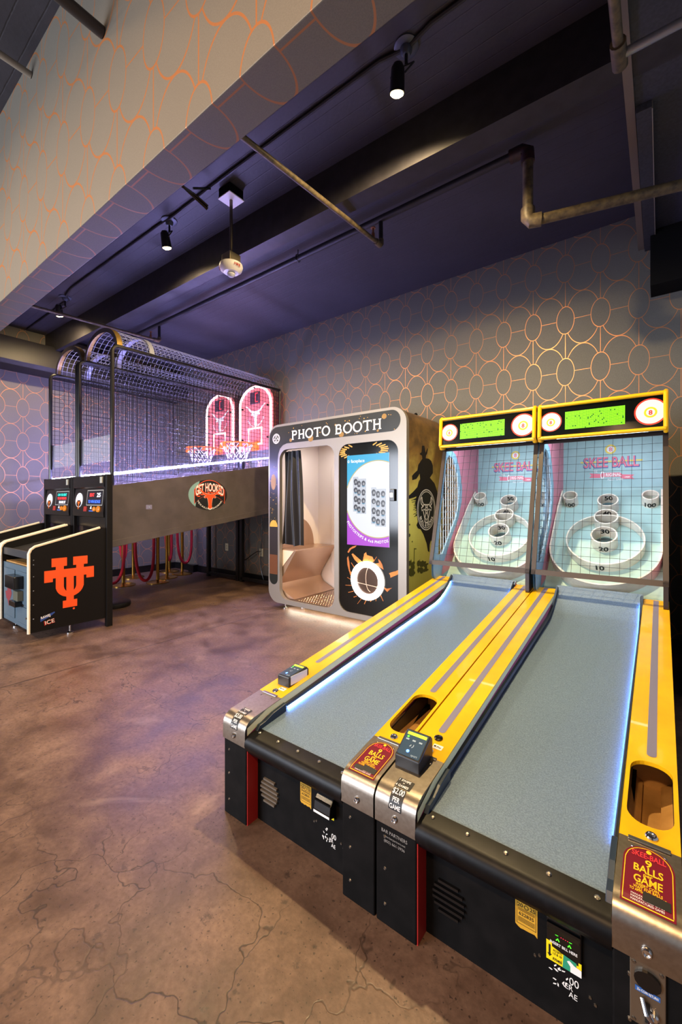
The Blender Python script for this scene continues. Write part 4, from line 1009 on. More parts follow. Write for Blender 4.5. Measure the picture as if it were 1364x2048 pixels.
for x, y in ((-3.37, 3.40), (-3.24, 3.55), (-1.95, 3.40), (-1.95, 4.05), (-3.4, 4.05)):
    obj('foot', G().lathe([(.03, 0), (.03, .012), (.008, .018), (.008, .07)], (x, y, 0), (0, 0, 1), 14), M_chrome, PB, smooth=True)
for x, y in ((-2.0, 3.45), (-1.93, 3.8)): obj('roof_bolt', G().lathe([(.018, 0), (.018, .02), (.01, .03)], (x-.02, y, BZ1-.008), (0, 0, 1), 10), M_black, PB)
obj('underglow_strip', G().box(-3.35, -2.0, 3.42, 3.44, .05, .062), mat('underglow', '#ffffff', .5, emit='#fff2ea', estr=16), PB, label='white light strip under the booth')
light('booth_lamp', 'AREA', (-3.0, 3.72, 1.88), 3.4, (1, .9, .84), (-3.0, 3.72, 0), shape='RECTANGLE', size=.5, size_y=.4)

# ------------------------------------------------------------------ basketball machines
M_bpanel = mat('charcoal_side_panel', '#4a4342', .36, noise=(5, '#5a5150', .05, .4, .75))
M_pinkled = mat('cage_led', '#ffffff', .5, emit='#b0a8ff', estr=215)
M_wire = mat('basket_wire', '#1a1a20', .35, .3)
M_cabblack = mat('cabinet_laminate', '#0f0d0e', .5, spec=.22)
M_door = mat('coin_door_steel', '#5a6f7e', .35, .3)
M_neon = mat('neon_white', '#ffffff', .4, emit='#ffd0d6', estr=4)
M_bbred = mat('backlit_board', '#c05a60', .4, emit='#d8656c', estr=.62)
M_bbpink = mat('backlit_print', '#e8d8dc', .4, emit='#e8d8dc', estr=.7)
M_hoop = mat('hoop_orange', '#f06a18', .4, emit='#f06a18', estr=.15)
def tpan(y): return 1.355+(1.70-1.355)*(y-1.9)/2.15        # top of the sloped side panel
def bpan(y): return .757+(1.06-.757)*(y-1.9)/2.15
def basket(x1, label, first):
    x0 = x1-.79; xc = (x0+x1)/2
    A = thing('basketball_arcade_machine', label, 'arcade game', (xc, 2.7, 0), 'basketball arcade machines')
    # front cabinet
    side = [(1.24, .085), (1.24, .755), (1.252, .785), (1.28, .806), (1.81, .943), (1.86, .945), (1.86, .085)]
    for xx, s_ in ((x1, 1), (x0+.022, 1)):
        sp = obj('cabinet_side', G().prism(side, lambda a, b, h: (xx-h, a, b), 0, .022), M_cabblack, A)
        edge = [(1.236, .08), (1.236, .757), (1.25, .79), (1.278, .812), (1.80, .95)]
        obj('edge_moulding', G().tube([(xx-.011, a, b) for a, b in edge], .0135, 8), M_cream, sp, smooth=True)
        for zz in (.2, .32, .44, .56, .66, .7):
            if xx == x1: obj('screw', G().lathe([(.006, 0), (.004, .002)], (xx, 1.268, zz), (1, 0, 0), 8), M_screwm, sp)
        if xx == x1: SP = sp
    obj('play_deck', G().prism([(1.27, .74), (1.85, .86), (1.85, .84), (1.27, .72)], lambda a, b, h: (h, a, b), x0+.022, x1-.022), mat('deck_black', '#0d0c0c', .6), A)
    obj('front_bar', G().box(x0+.022, x1-.022, 1.252, 1.275, .70, .765), mat('bar_steel', '#4b4f55', .35, .6), A, bev=.004)
    obj('ball_tray', G().box(x0+.022, x1-.022, 1.275, 1.5, .625, .64), M_wood, A)
    fpz = onY(1.255)
    FP = obj('front_panel', G().box(x0+.022, x1-.022, 1.255, 1.29, .09, .63), M_door, A)
    D1 = obj('coin_door', G().box(x0+.07, x0+.36, 1.245, 1.255, .14, .58), M_door, FP, bev=.004)
    D2 = obj('coin_door', G().box(x0+.42, x1-.05, 1.245, 1.255, .30, .58), M_door, FP, bev=.004)
    D3 = obj('cash_door', G().box(x0+.45, x1-.05, 1.245, 1.255, .13, .275), M_door, FP, bev=.004)
    obj('door_knob', G().lathe([(.01, 0), (.01, .012)], (x1-.075, 1.245, .2), (0, -1, 0), 10), M_chrome, D3)
    obj('bill_slot', G().box(x0+.38, x0+.62, 1.17, 1.245, .44, .55), M_blackgloss, D2, bev=.006)
    obj('coin_slot', G().box(x0+.50, x0+.61, 1.2, 1.245, .335, .42), mat('slot_yellow_grey', '#55574a', .4), D2, bev=.004)
    obj('coin_return', G().box(x0+.42, x0+.58, 1.19, 1.245, .28, .325), M_blackgloss, D2, bev=.004)
    tx = [(-.035, .14), (.02, .14), (.02, .06), (.05, .05), (.08, 0), (.05, -.05), (.02, -.08), (.01, -.15), (-.03, -.08), (-.06, -.07), (-.09, .0), (-.035, .01)]
    obj('state_print', G().flat(fill2([[(x0+.21+a*1.1, .36+b*.9) for a, b in tx]]), onY(1.245), 0, .001), mat('dull_red_print', '#7d3038', .5), D1)
    obj('levelling_foot', G().lathe([(.028, 0), (.028, .012), (.007, .02), (.007, .09)], (x1-.05, 1.56, 0), (0, 0, 1), 14), M_chrome, A, smooth=True)
    obj('levelling_foot', G().lathe([(.028, 0), (.028, .012), (.007, .02), (.007, .09)], (x0+.1, 1.33, 0), (0, 0, 1), 14), M_chrome, A, smooth=True)
    if True:
        fX = onX(x1); g = G()
        cy, z0 = 1.543, 0
        def R_(a0, a1, b0, b1): g.flat(poly2([(cy+a0, b0), (cy+a1, b0), (cy+a1, b1), (cy+a0, b1)]), fX, 0, .0012)
        for sg in (-1, 1):
            def RR(a0, a1, b0, b1): R_(min(sg*a0, sg*a1), max(sg*a0, sg*a1), b0, b1)
            RR(.025, .145, .625, .70); RR(.05, .113, .50, .64); RR(.0, .2, .525, .597); RR(.135, .2, .495, .53)
            RR(.05, .113, .43, .53); RR(0, .03, .25, .53); RR(0, .058, .25, .315)
            ou = ell(cy, .45, .113, .105, 16, PI if sg < 0 else -PI/2, 1.5*PI if sg < 0 else 0); inn = ell(cy, .45, .05, .062, 16, PI if sg < 0 else -PI/2, 1.5*PI if sg < 0 else 0)
            g.flat((ou+inn, [(i, i+1, 17+i+1, 17+i) for i in range(16)]), fX, 0, .0012)
        g.flat(poly2(ell(cy+.03, .232, .009, n=12)), fX, 0, .0012)
        obj('monogram_print', g, M_orange, SP, label='large orange interlocked U and T monogram')
        g = G().flat(ring2(rrect(1.285, 1.84, .14, .86, .03)[:], rrect(1.287, 1.838, .142, .858, .03)), fX, 0, .0006)
        g2 = G().flat(fill2([[(1.315, .165), (1.315, .2), (1.42, .235), (1.425, .225), (1.39, .2)]]), fX, 0, .001)
        g2.flat(xf(text2('RAWEJ', .03, .02, .07), 1, 1, 1.355, .195, .2), fX, 1, .0018)
        g2.flat(xf(text2('ICE', .05, .04, .08), 1, 1, 1.385, .135, .15), fX, 2, .001); g2.flat(xf(text2('ICE', .046, .0, .07), 1, 1, 1.387, .139, .15), fX, 1, .002)
        obj('maker_stickers', g2, [mat('sticker_blue', '#2c4a9c', .4), M_whiteprint, M_red], SP)
    # display head between the posts
    for xx in (x0, x1-.045):
        obj('upright_post', G().box(xx+(.02 if xx == x1-.045 else -.0), xx+.045+(.02 if xx == x1-.045 else 0), 1.85, 1.905, 0, 1.465), M_cabblack, A, bev=.004)
    hp = obj('display_head', G().prism([(1.88, .945), (1.88, 1.04), (1.842, 1.05), (1.838, 1.09), (1.862, 1.33), (1.846, 1.345), (1.85, 1.46), (1.9, 1.46), (1.9, .945)], lambda a, b, h: (h, a, b), x0+.045, x1-.03), M_blackgloss, A)
    def hd_(a, b, h): t = (b-1.09)/.24; return (x0+.045+a, 1.838+.024*t-h, b)
    wdt = .715
    scr = obj('score_screen', G().flat(poly2([(.33, 1.165), (.68, 1.165), (.68, 1.31), (.33, 1.31)]), hd_, 0, .002), mat('hoop_screen', '#12121a', .2, emit='#20202c', estr=.3), hp)
    g = G().flat(ring2(rrect(.325, .685, 1.16, 1.315, .001, 1), rrect(.333, .677, 1.168, 1.307, .001, 1)), hd_, 0, .003); obj('screen_bezel', g, mat('bezel_grey', '#9a9a96', .4), hp)
    g = G()
    rows = (('BEAT', .05, .1, .44, 1.25, 0), ('25', .06, .08, .59, 1.245, 1), ('TO WIN BONUS', .045, .27, .5, 1.185, 2)) if first else (('CAN YOU BEAT', .04, .25, .5, 1.262, 3), ('YOUR FRIENDS', .04, .25, .5, 1.222, 0), ('SHARE IT', .04, .18, .52, 1.18, 1))
    TM = [E_('led_text_red', '#ff3a3a', 1.6), E_('led_text_white', '#f4f4ff', 1.8), E_('led_text_blue', '#3f6dff', 1.8), E_('led_text_teal', '#28e0d0', 1.6)]
    for s_, hh, wd_, ax_, bz, mi in rows: obj('screen_word', G().flat(xf(text2(s_, 1, .02, wd_, height=hh*.7), 1, 1, ax_, bz), hd_, 0, .004), TM[mi], scr)
    bd = obj('lit_badge', G().flat(poly2(ell(.14, 1.215, .085, .075, 28)), hd_, 0, .003), E_('badge_white', '#e8e6f0', 1.2), hp)
    g = G().flat(xf(fill2([LONGHORN]), .13, .13, .14, 1.185), hd_, 0, .004); g.flat(poly2(ell(.14, 1.18, .06, .035, 16)), hd_, 1, .0035)
    obj('badge_print', g, [E_('badge_orange', '#e8701c', .8), M_blackprint], bd)
    for i, (ax_, cc) in enumerate(((.52, '#f08a20'), (.61, '#f08a20'))):
        obj('play_button', G().lathe([(.022+.008*i, 0), (.022+.008*i, .012), (.016+.008*i, .016)], hd_(ax_, 1.125, .0), (0, -1, .15), 18), E_('button_orange', cc, .7), hp, smooth=True)
    g = G().flat(poly2([(.27, 1.10), (.345, 1.10), (.345, 1.15), (.27, 1.15)]), hd_, 0, .003).flat(poly2([(.42, 1.125), (.46, 1.125), (.45, 1.155), (.43, 1.15)]), hd_, 1, .003).flat(poly2([(.4, 1.10), (.5, 1.10), (.5, 1.112), (.4, 1.112)]), hd_, 2, .003)
    obj('button_labels', g, [E_('lab_red', '#d63b30', .5), M_whiteprint, E_('lab_blue', '#4a70d0', .8)], hp)
    obj('sensor_plate', G().box(x1-.11, x1-.065, 1.842, 1.85, 1.38, 1.44), mat('plate_grey', '#a5a69c', .4), hp)
    # sloped side panels
    for xx, t in ((x1, -.02), (x0, .02)):
        pp = [(1.9, bpan(1.9)), (4.12, bpan(4.12)), (4.12, tpan(4.12)), (1.9, tpan(1.9))]
        P_ = obj('side_panel', G().prism(pp, lambda a, b, h: (xx+h, a, b), 0, t), M_bpanel, A)
        lo = [(1.89, bpan(1.89)-.005), (4.14, bpan(4.14)-.005), (4.14, bpan(4.14)+.06), (1.89, bpan(1.89)+.06)]
        obj('lower_rail', G().prism(lo, lambda a, b, h: (xx+h, a, b), .006 if t < 0 else -.006, t), M_bpanel, P_, bev=.002)
        if xx == x1: PANEL = P_
        lx = xx+(-.012 if t < 0 else .012)
        l = obj('light_strip', G().tube([(lx, y, tpan(y)+.108) for y in (1.93, 4.1)], .009, 8), M_pinkled, A, label='glowing pink-white light strip along the cage')
    obj('ball_ramp', G().add([(x0+.02, 1.95, 1.0), (x1-.02, 1.95, 1.0), (x1-.02, 4.1, 1.45), (x0+.02, 4.1, 1.45)], [(0, 1, 2, 3), (3, 2, 1, 0)][:1]), mat('ramp_dark', '#131216', .5), A)
    # oval badge on the side panel
    if first:
        fX = onX(x1); oy, oz = 3.0, 1.277
        bd = obj('oval_badge', G().flat(poly2(ell(oy, oz, .265, .178, 40)), fX, 0, .001).flat(fill2([[(oy-.265*math.cos(q), oz+.178*math.sin(q)) for q in [-.85+1.95*i/16 for i in range(17)]]]), fX, 1, .0016), [M_blackprint, mat('badge_teal', '#7fa8a8', .4)], PANEL, label='black oval badge with orange and white lettering')
        g = G()
        arc_o = ell(oy+.02, oz-.40, .34, .565, 24, PI*.30, PI*.70); arc_i = ell(oy+.02, oz-.40, .31, .40, 24, PI*.28, PI*.72)
        band = arc_o+arc_i[::-1]
        cxm = sum(p[0] for p in band)/len(band); czm = sum(p[1] for p in band)/len(band)
        g.flat(fill2([xp([(a-cxm, b-czm) for a, b in band], 1.06, 1.10, cxm, czm)]), fX, 0, .002); g.flat(fill2([xp([(a-cxm, b-czm) for a, b in band], 1.03, 1.04, cxm, czm)]), fX, 2, .0026)
        def arch(m2):
            out = []
            for a, b in m2[0]:
                t = a/.2; top = .150-.045*t*t; bot = .045-.065*t*t
                out.append((oy+.02+a, oz+bot+(top-bot)*b))
            return out, m2[1]
        g.flat(arch(text2('GET HOOKED', 1, .05, .40, height=1.0)), fX, 0, .0032); g.flat(arch(text2('GET HOOKED', 1, .015, .385, height=.96)), fX, 1, .0038)
        for i in range(8):
            a = -.17+i*.045; t = a/.2; g.flat(poly2([(oy+.02+a, oz+.035-.062*t*t), (oy+.055+a, oz+.035-.062*t*t), (oy+.055+a, oz+.02-.06*t*t), (oy+.02+a, oz+.02-.06*t*t)]), fX, 0, .0034)
        g.flat(xf(fill2([LONGHORN]), .36, .31, oy+.02, oz-.02), fX, 1, .0042); g.flat(xf(fill2([LONGHORN]), .335, .285, oy+.02, oz-.02), fX, 0, .0048)
        g.flat(arc_text('TEXAS.LONGHORNS.', .20, PI*1.16, PI*1.84, .018, .02, inward=True, cx=oy+.02, cy=oz+.03), fX, 1, .003)
        obj('badge_print', g, [M_orange, M_whiteprint, M_blackprint], bd)
        g = G().flat(poly2(rrect(2.245, 2.31, 1.12, 1.165, .004)), fX, 0, .0012); obj('lock_plate', g, M_tape, PANEL); lock_part(PANEL, (x1+.0015, 2.28, 1.143), (1, 0, 0), .012)
    # rear frame
    for xx in (x0+.03, x1-.03):
        obj('rear_leg', G().box(xx-.025, xx+.025, 4.1, 4.15, 0, 1.8), M_tubeblack, A)
    obj('floor_rail', G().box(x0+.03, x1-.03, 4.1, 4.15, .03, .07), M_tubeblack, A)
    obj('rear_rail', G().box(x0+.03, x1-.03, 4.1, 4.15, 1.3, 1.35), M_tubeblack, A)
    # cage: side frames
    ztop = 2.725
    for xx in (x0+.012, x1-.012):
        f = [(xx, 1.915, 1.36), (xx, 1.915, ztop-.06)]+[(xx, 1.975-.06*math.cos(q), ztop-.06+.06*math.sin(q)) for q in (.4, .8, 1.2)]+[(xx, 1.975, ztop), (xx, 4.17, ztop+.03), (xx, 4.17, 1.7)]
        cfm = obj('cage_side_frame', G().tube(f, .019, 8), M_tubeblack, A, smooth=True)
        g = G()
        k = 0; y = 1.96
        while y < 4.16:
            g.wire((xx, y, tpan(y)-.01), (xx, y, ztop+.01), .0026); y += .05
        z = 1.40
        while z < 2.72:
            ys = 1.93 if z < 1.45 else 1.93
            ye = 4.16
            # wires below the sloped panel top start where the panel ends
            yp = 1.9+(z-1.345)/(1.70-1.345)*2.15
            g.wire((xx, ys, z), (xx, min(ye, max(ys+.05, yp)) if z < 1.70 else ye, z), .0026); z += .05
        obj('side_wire_mesh', g, M_wire, cfm, kind='stuff')
    # barrel roof
    hw = .79/2-.03
    def arcp(q, y): return (xc+hw*math.cos(q), y, ztop+.01+.24*math.sin(q))
    for yb, wdt_ in ((1.965, .05), (2.3, .05), (4.12, .05)):
        g = G(); vs = []
        for i in range(21):
            q = PI*i/20
            for dy, dr in ((0, 0), (wdt_, 0)): vs.append((xc+(hw+.012)*math.cos(q), yb+dy, ztop+.01+.252*math.sin(q)))
        g.add(vs, [(2*i, 2*i+1, 2*i+3, 2*i+2) for i in range(20)])
        g.add([(v[0]-.012*math.cos(PI*(i//2)/20), v[1], v[2]-.014*math.sin(PI*(i//2)/20)) for i, v in enumerate(vs)], [(2*i, 2*i+2, 2*i+3, 2*i+1) for i in range(20)])
        obj('roof_arch', g, mat('arch_gold_reflection', '#8f7440', .35, .7) if yb < 2 else mat('arch_grey', '#8f93a6', .4, .4), A, smooth=True)  # front arch coloured gold to imitate a warm reflection; the others stay grey
    if True:
        g = G(); vs = []
        for i in range(21):
            q = PI*i/20; vs += [(xc+(hw+.012)*math.cos(q), 1.963, ztop+.01+.252*math.sin(q)), (xc+(hw-.03)*math.cos(q), 1.963, ztop+.01+.205*math.sin(q))]
        g.add(vs, [(2*i, 2*i+1, 2*i+3, 2*i+2) for i in range(20)]); obj('arch_face', g, mat('arch_face_grey', '#5b5a63', .4, .3), A)
    g = G(); y = 1.98
    while y < 4.16:
        g.tube([arcp(PI*i/12, y) for i in range(13)], .0022, 4, caps=False); y += .05
    for i in range(1, 14): q = PI*i/14; g.wire(arcp(q, 1.98), arcp(q, 4.15), .0022)
    obj('roof_wire_mesh', g, mat('roof_wire', '#9aa0b4', .35, .5), A, kind='stuff')
    for xx in (x0+.02, x1-.02):
        obj('roof_rail', G().tube([(xx, 1.97, ztop+.005), (xx, 4.17, ztop+.035)], .017, 8), M_tubeblack, A, smooth=True)
    # clear guard between the front posts
    gd = obj('clear_guard', G().box(x0+.02, x1-.02, 1.925, 1.931, 1.60, 1.86), mat('clear_acrylic', '#c4cdd2', .12, alpha=.16), A)
    for xx in (x0+.03, x1-.05): obj('guard_bracket', G().box(xx, xx+.03, 1.918, 1.938, 1.58, 1.87), mat('bracket_green', '#4c6b58', .4) if xx > x0+.1 else M_tubeblack, gd)
    # backboard
    yb = 4.07; bx0, bx1 = x0+.04, x1-.04; R = (bx1-bx0)/2
    bo = [(bx0, 1.93), (bx1, 1.93), (bx1, 2.60)]+[(xc+R*math.cos(q), 2.60+.27*math.sin(q)) for q in [PI*i/16 for i in range(1, 16)]]+[(bx0, 2.60)]
    BB = obj('backboard', G().prism(bo, onY(yb), -.02, 0), M_bbred, A, label='backlit red backboard with white neon outline')
    fb = onY(yb)
    no = [(xc+(a-xc)*.92, 1.93+(b-1.93)*.97) for a, b in bo]
    npth = [no[1], no[2]]+no[3:-1]+[no[-1], no[0]]
    obj('neon_outline', G().tube([fb(a, b, .012) for a, b in npth], .016, 8), M_neon, BB, smooth=True)
    obj('neon_square', G().tube([fb(a, b, .012) for a, b in ((xc-.14, 2.02), (xc+.14, 2.02), (xc+.14, 2.25), (xc-.14, 2.25))], .013, 8, closed=True), M_neon, BB, smooth=True)
    g = G().flat(xf(fill2([LONGHORN]), .42, .36, xc, 2.46), fb, 0, .002); g.flat(arc_text('TEXAS LONGHORNS', .19, PI*1.1, PI*1.9, .022, .02, inward=True, cx=xc, cy=2.46), fb, 0, .002)
    obj('board_print', g, M_bbpink, BB)
    cl = obj('shot_clock', G().box(xc-.10, xc+.10, yb-.02, yb, 2.60, 2.77), mat('clock_grey', '#4b3440', .4), BB, bev=.004)
    g = G(); f5 = onY(yb-.02)
    for seg in ([(.0, .06), (.05, .06)], [(.0, .06), (.0, 0)], [(.0, 0), (.0, -.06)], [(.0, -.06), (.05, -.06)]): g.stroke([(xc+.02+a, 2.685+b) for a, b in seg], .012, f5, h=.001)
    obj('clock_digits', g, E_('digit_red', '#ff2b3a', 2.5), cl)
    for a, b in ((xc-.27, 2.55), (xc+.27, 2.55), (xc-.27, 2.1), (xc+.27, 2.1), (xc, 2.83)): obj('board_bolt', G().lathe([(.012, 0), (.012, .03), (.006, .035)], (a, yb, b), (0, -1, 0), 10), M_black, BB)
    # hoop and net
    hy, hz, hr = 3.74, 1.99, .215
    HP = obj('hoop', G().tube([(xc+hr*math.cos(q), hy+hr*math.sin(q), hz) for q in [2*PI*i/32 for i in range(32)]], .011, 8, closed=True), M_hoop, A, smooth=True, label='orange metal hoop rim')
    obj('hoop_bracket', G().prism([(hy+hr-.01, 0), (yb, -.06), (yb, .07), (hy+hr-.01, .02)], lambda a, b, h: (xc+h, a, hz+b), -.07, .07), M_hoop, HP)
    for q in (PI, 1.2*PI, 1.5*PI, 1.85*PI): obj('hoop_tab', G().box(xc+hr*math.cos(q)-.022, xc+hr*math.cos(q)+.022, hy+hr*math.sin(q)-.012, hy+hr*math.sin(q)+.012, hz-.06, hz+.008), M_hoop, HP)
    g = G(); ns = 12
    for i in range(ns):
        q0 = 2*PI*i/ns
        for sg in (-1, 1):
            pts = []
            for j in range(6):
                t = j/5; q = q0+sg*t*2*PI/ns*1.5; r_ = hr*(1-.42*t**.8); pts.append((xc+r_*math.cos(q), hy+r_*math.sin(q), hz-.20*t))
            g.tube(pts, .0042, 5, caps=False)
    obj('net', g, mat('net_white', '#dcd8dc', .6), HP, kind='stuff')
    return A
basket(-4.24, 'black basketball arcade machine with orange monogram and oval badge facing the booth', True)
basket(-5.06, 'black basketball arcade machine hidden behind its twin, nearest the far wall', False)

# ------------------------------------------------------------------ stanchions, ropes, loose base, outlets, cord
M_brass = mat('polished_brass', '#c79a4a', .22, 1.0); M_rope = mat('red_velvet', '#a80a1e', .8)
SP = [(-6.115, 2.906, 'nearest the camera'), (-6.62, 3.30, 'closest to the far wall'), (-5.94, 3.325, 'under a long hanging rope'), (-6.19, 3.616, 'in the middle of the row'), (-6.70, 3.96, 'tucked in the corner'), (-6.29, 3.945, 'last before the back wall')]
for x, y, where in SP:
    T = thing('stanchion', 'brass stanchion post '+where+' behind the basketball machines', 'stanchion', (x, y, 0), 'brass stanchions')
    obj('base', G().lathe([(.16, 0), (.16, .012), (.13, .022), (.05, .03), (.03, .04)], (x, y, 0), (0, 0, 1), 32), M_brass, T, smooth=True)
    obj('pole', G().lathe([(.024, .035), (.024, .92), (.03, .93), (.03, .96), (.02, .97), (.032, 1.0), (.02, 1.03), (.004, 1.035)], (x, y, 0), (0, 0, 1), 16), M_brass, T, smooth=True)
def loop(x, y, zb, wy, label):
    pts = [(x+.03*math.sin(t*PI), y-wy*math.cos(t*PI), .93-(.93-zb)*math.sin(t*PI)**.45) for t in [i/24 for i in range(25)]]
    o = obj('velvet_rope', G().tube(pts, .021, 10), M_rope, smooth=True); recentre(o)
    return tag(o, label, 'rope', 'red velvet ropes')
loop(-6.05, 2.72, .07, .17, 'red velvet rope looping from the stanchion nearest the camera')
loop(-6.58, 3.12, .33, .05, 'short red velvet rope beside the stanchion closest to the far wall')
loop(-5.95, 3.13, .06, .14, 'long red velvet rope whose loop rests near the floor')
loop(-6.32, 3.72, .26, .05, 'red velvet rope between the middle stanchion and the corner')
loop(-6.2, 3.93, .20, .13, 'red velvet rope looping round the last stanchion by the back wall')
o = thing('floor_weight', 'black round weighted base lying behind the basketball cabinet', 'stand base', (-5.0, 2.27, 0))
obj('disc', G().lathe([(.17, 0), (.18, .02), (.175, .05), (.15, .06)], (-5.0, 2.27, 0), (0, 0, 1), 32), mat('rubber_black', '#151416', .4), o, smooth=True)
obj('bolt', G().lathe([(.008, .06), (.008, .10)], (-5.03, 2.25, 0), (0, 0, 1), 8), M_chrome, o)
for (x, z), lab in (((-5.53, .472), 'cream wall outlet plate left of the plugged-in one'), ((-4.72, .443), 'cream wall outlet plate with a black plug in it')):
    o = thing('wall_outlet', lab, 'outlet', (x, WALLY, z-.058), 'wall outlets')
    obj('plate', G().box(x-.036, x+.036, WALLY-.007, WALLY, z-.058, z+.058), mat('ivory_plastic', '#d9cfae', .4), o, bev=.003)
    for dz in (-.02, .02): obj('socket', G().prism(ell(x, z+dz, .016, .013, 14), onY(WALLY-.007), 0, .002), mat('ivory_socket', '#b8ad8c', .4), o)
cord = [(-4.72, 4.245, .46), (-4.74, 4.19, .46), (-4.86, 4.19, .40), (-4.98, 4.19, .33), (-5.1, 4.215, .32), (-5.2, 4.215, .45), (-5.17, 4.215, .8), (-5.12, 4.215, 1.2)]
def smoothp(p, n=6):
    out = []
    for i in range(len(p)-1):
        p0, p1, p2, p3 = [Vector(p[max(0, min(len(p)-1, i+k))]) for k in (-1, 0, 1, 2)]
        for j in range(n):
            t = j/n; out.append(.5*((2*p1)+(p2-p0)*t+(2*p0-5*p1+4*p2-p3)*t*t+(3*p1-p0-3*p2+p3)*t**3))
    return out+[Vector(p[-1])]
o = obj('power_cord', G().tube(smoothp(cord), .006, 6), M_blackgloss, smooth=True); recentre(o); tag(o, 'black power cord plugged into the wall outlet', 'cord')
cord2 = [(-4.66, 4.2, 1.2), (-4.64, 4.2, .8), (-4.67, 4.2, .45), (-4.66, 4.2, .2), (-4.58, 4.2, .03), (-4.45, 4.2, .012), (-4.2, 4.2, .05), (-4.1, 4.2, .3)]
o = obj('power_cord', G().tube(smoothp(cord2), .006, 6), M_blackgloss, smooth=True); recentre(o); tag(o, 'black loose cord trailing down to the floor by the booth', 'cord')

# ------------------------------------------------------------------ ceiling: spotlights, pipes, detector
M_canopy = mat('spot_canopy', '#4d5360', .4, .3); M_bulb = mat('bulb_glow', '#ffffff', .4, emit='#ffdf9a', estr=40)
for (cx_, lx_, zl_), lab in (((-1.056, -1.111, 3.348), 'black ceiling spotlight above the photo booth side, nearest the camera'), ((-3.30, -3.336, 3.346), 'black ceiling spotlight in the middle, left of the fire detector'), ((-5.50, -5.66, 3.39), 'black ceiling spotlight farthest away, above the basketball cages')):
    T = thing('ceiling_spotlight', lab, 'spotlight', (cx_, 1.95, CEIL), 'ceiling spotlights')
    obj('canopy', G().lathe([(.064, 0), (.064, -.008), (.05, -.014), (.032, -.014), (.03, -.03), (.018, -.045)], (cx_, 1.95, CEIL), (0, 0, 1), 28), M_canopy, T, smooth=True)
    obj('stem', G().lathe([(.009, -.03), (.009, -.1)], (cx_, 1.95, CEIL), (0, 0, 1), 10), M_tubeblack, T)
    d = Vector((lx_-cx_-.02, .10, -.35)).normalized(); c = Vector((lx_, 1.95, zl_)); b = c-d*.11
    yk = G()
    sd_ = d.cross(Vector((0, 1, 0))).normalized()
    for sg in (-1, 1): yk.tube([Vector((cx_, 1.95, CEIL-.1)), Vector((cx_, 1.95, CEIL-.1))+sd_*sg*.045, b+sd_*sg*.045+d*.03], .005, 6)
    obj('yoke', yk, M_tubeblack, T)
    obj('lamp_can', G().lathe([(.022, -.02), (.034, 0), (.038, .06), (.040, .105), (.036, .105)], b, d, 20), M_tubeblack, T, smooth=True)
    obj('bulb', G().lathe([(.034, 0), (.034, .008), (.022, .016)], b+d*.1, d, 20), M_bulb, T, smooth=True, label='glowing warm lamp face')
    light('spot_light', 'SPOT', b+d*.13, 300 if cx_ > -2 else (170 if cx_ > -4 else 90), (1, .72, .36), b+d*2, spot_size=2.75, spot_blend=.7, shadow_soft_size=.035)
conduit = [(-6.9, 1.99, CEIL-.012), (-5.5, 1.99, CEIL-.012), (-5.42, 1.93, CEIL-.015), (-5.2, 1.9, CEIL-.012), (-3.4, 1.92, CEIL-.012), (-3.2, 1.93, CEIL-.012), (-2.6, 1.92, CEIL-.012), (-1.2, 1.92, CEIL-.012), (-1.05, 1.95, CEIL-.012), (-.9, 1.92, CEIL-.012), (-.16, 1.92, CEIL-.012)]
o = obj('conduit', G().tube(conduit, .012, 8), M_pipedark, smooth=True); recentre(o); tag(o, 'thin dark conduit linking the ceiling spotlights', 'conduit')
# main sprinkler pipe and its branches
g = G().tube([(-6.9, 2.91, 3.49), (-.73, 2.91, 3.49)], .026, 12)
mp = thing('sprinkler_main', 'long dark sprinkler pipe along the ceiling slab with bronze branches and a drop', 'pipe', (-3.8, 2.91, 3.4))
obj('pipe', g, M_pipedark, mp, smooth=True)
obj('elbow', G().tube([(-.80, 2.91, 3.49), (-.72, 2.91, 3.49), (-.69, 2.91, 3.47), (-.688, 2.91, 3.40)], .042, 12), mat('charred_pipe', '#1f1213', .5, noise=(40, '#3a1d1c', .3, .4, .7)), mp, smooth=True)
obj('drop', G().tube([(-.688, 2.91, 3.42), (-.688, 2.91, 3.06)], .032, 12), M_pipe, mp, smooth=True)
obj('elbow', G().tube([(-.688, 2.91, 3.10), (-.688, 2.91, 3.04), (-.67, 2.915, 3.015), (-.61, 2.93, 3.012)], .043, 12), M_pipe, mp, smooth=True)
obj('cross_pipe', G().tube([(-.64, 2.922, 3.012), (.6, 3.25, 3.03)], .032, 12), M_pipe, mp, smooth=True)
for x, y0_, z0_ in ((-1.81, .93, 3.14), (-5.17, .93, 3.19)):
    zE = 3.275
    T = obj('branch_pipe', G().tube([(x, y0_, z0_), (x, 2.86, zE)], .017, 10), M_pipe, mp, smooth=True, label='bronze branch pipe coming from the bulkhead')
    obj('elbow', G().tube([(x, 2.84, zE), (x, 2.90, zE), (x, 2.915, zE+.015), (x, 2.915, zE+.05)], .024, 10), M_pipe, T, smooth=True)
    obj('riser', G().tube([(x, 2.915, zE+.03), (x, 2.915, 3.47)], .018, 10), M_pipedark, T, smooth=True)
    obj('sprinkler_head', G().lathe([(.014, 0), (.014, .03), (.008, .04), (.008, .07), (.02, .072), (.02, .076)], (x, 2.80, zE+.01), (0, 0, 1), 12), mat('copper_head', '#a06a4c', .4, .6), T, smooth=True)
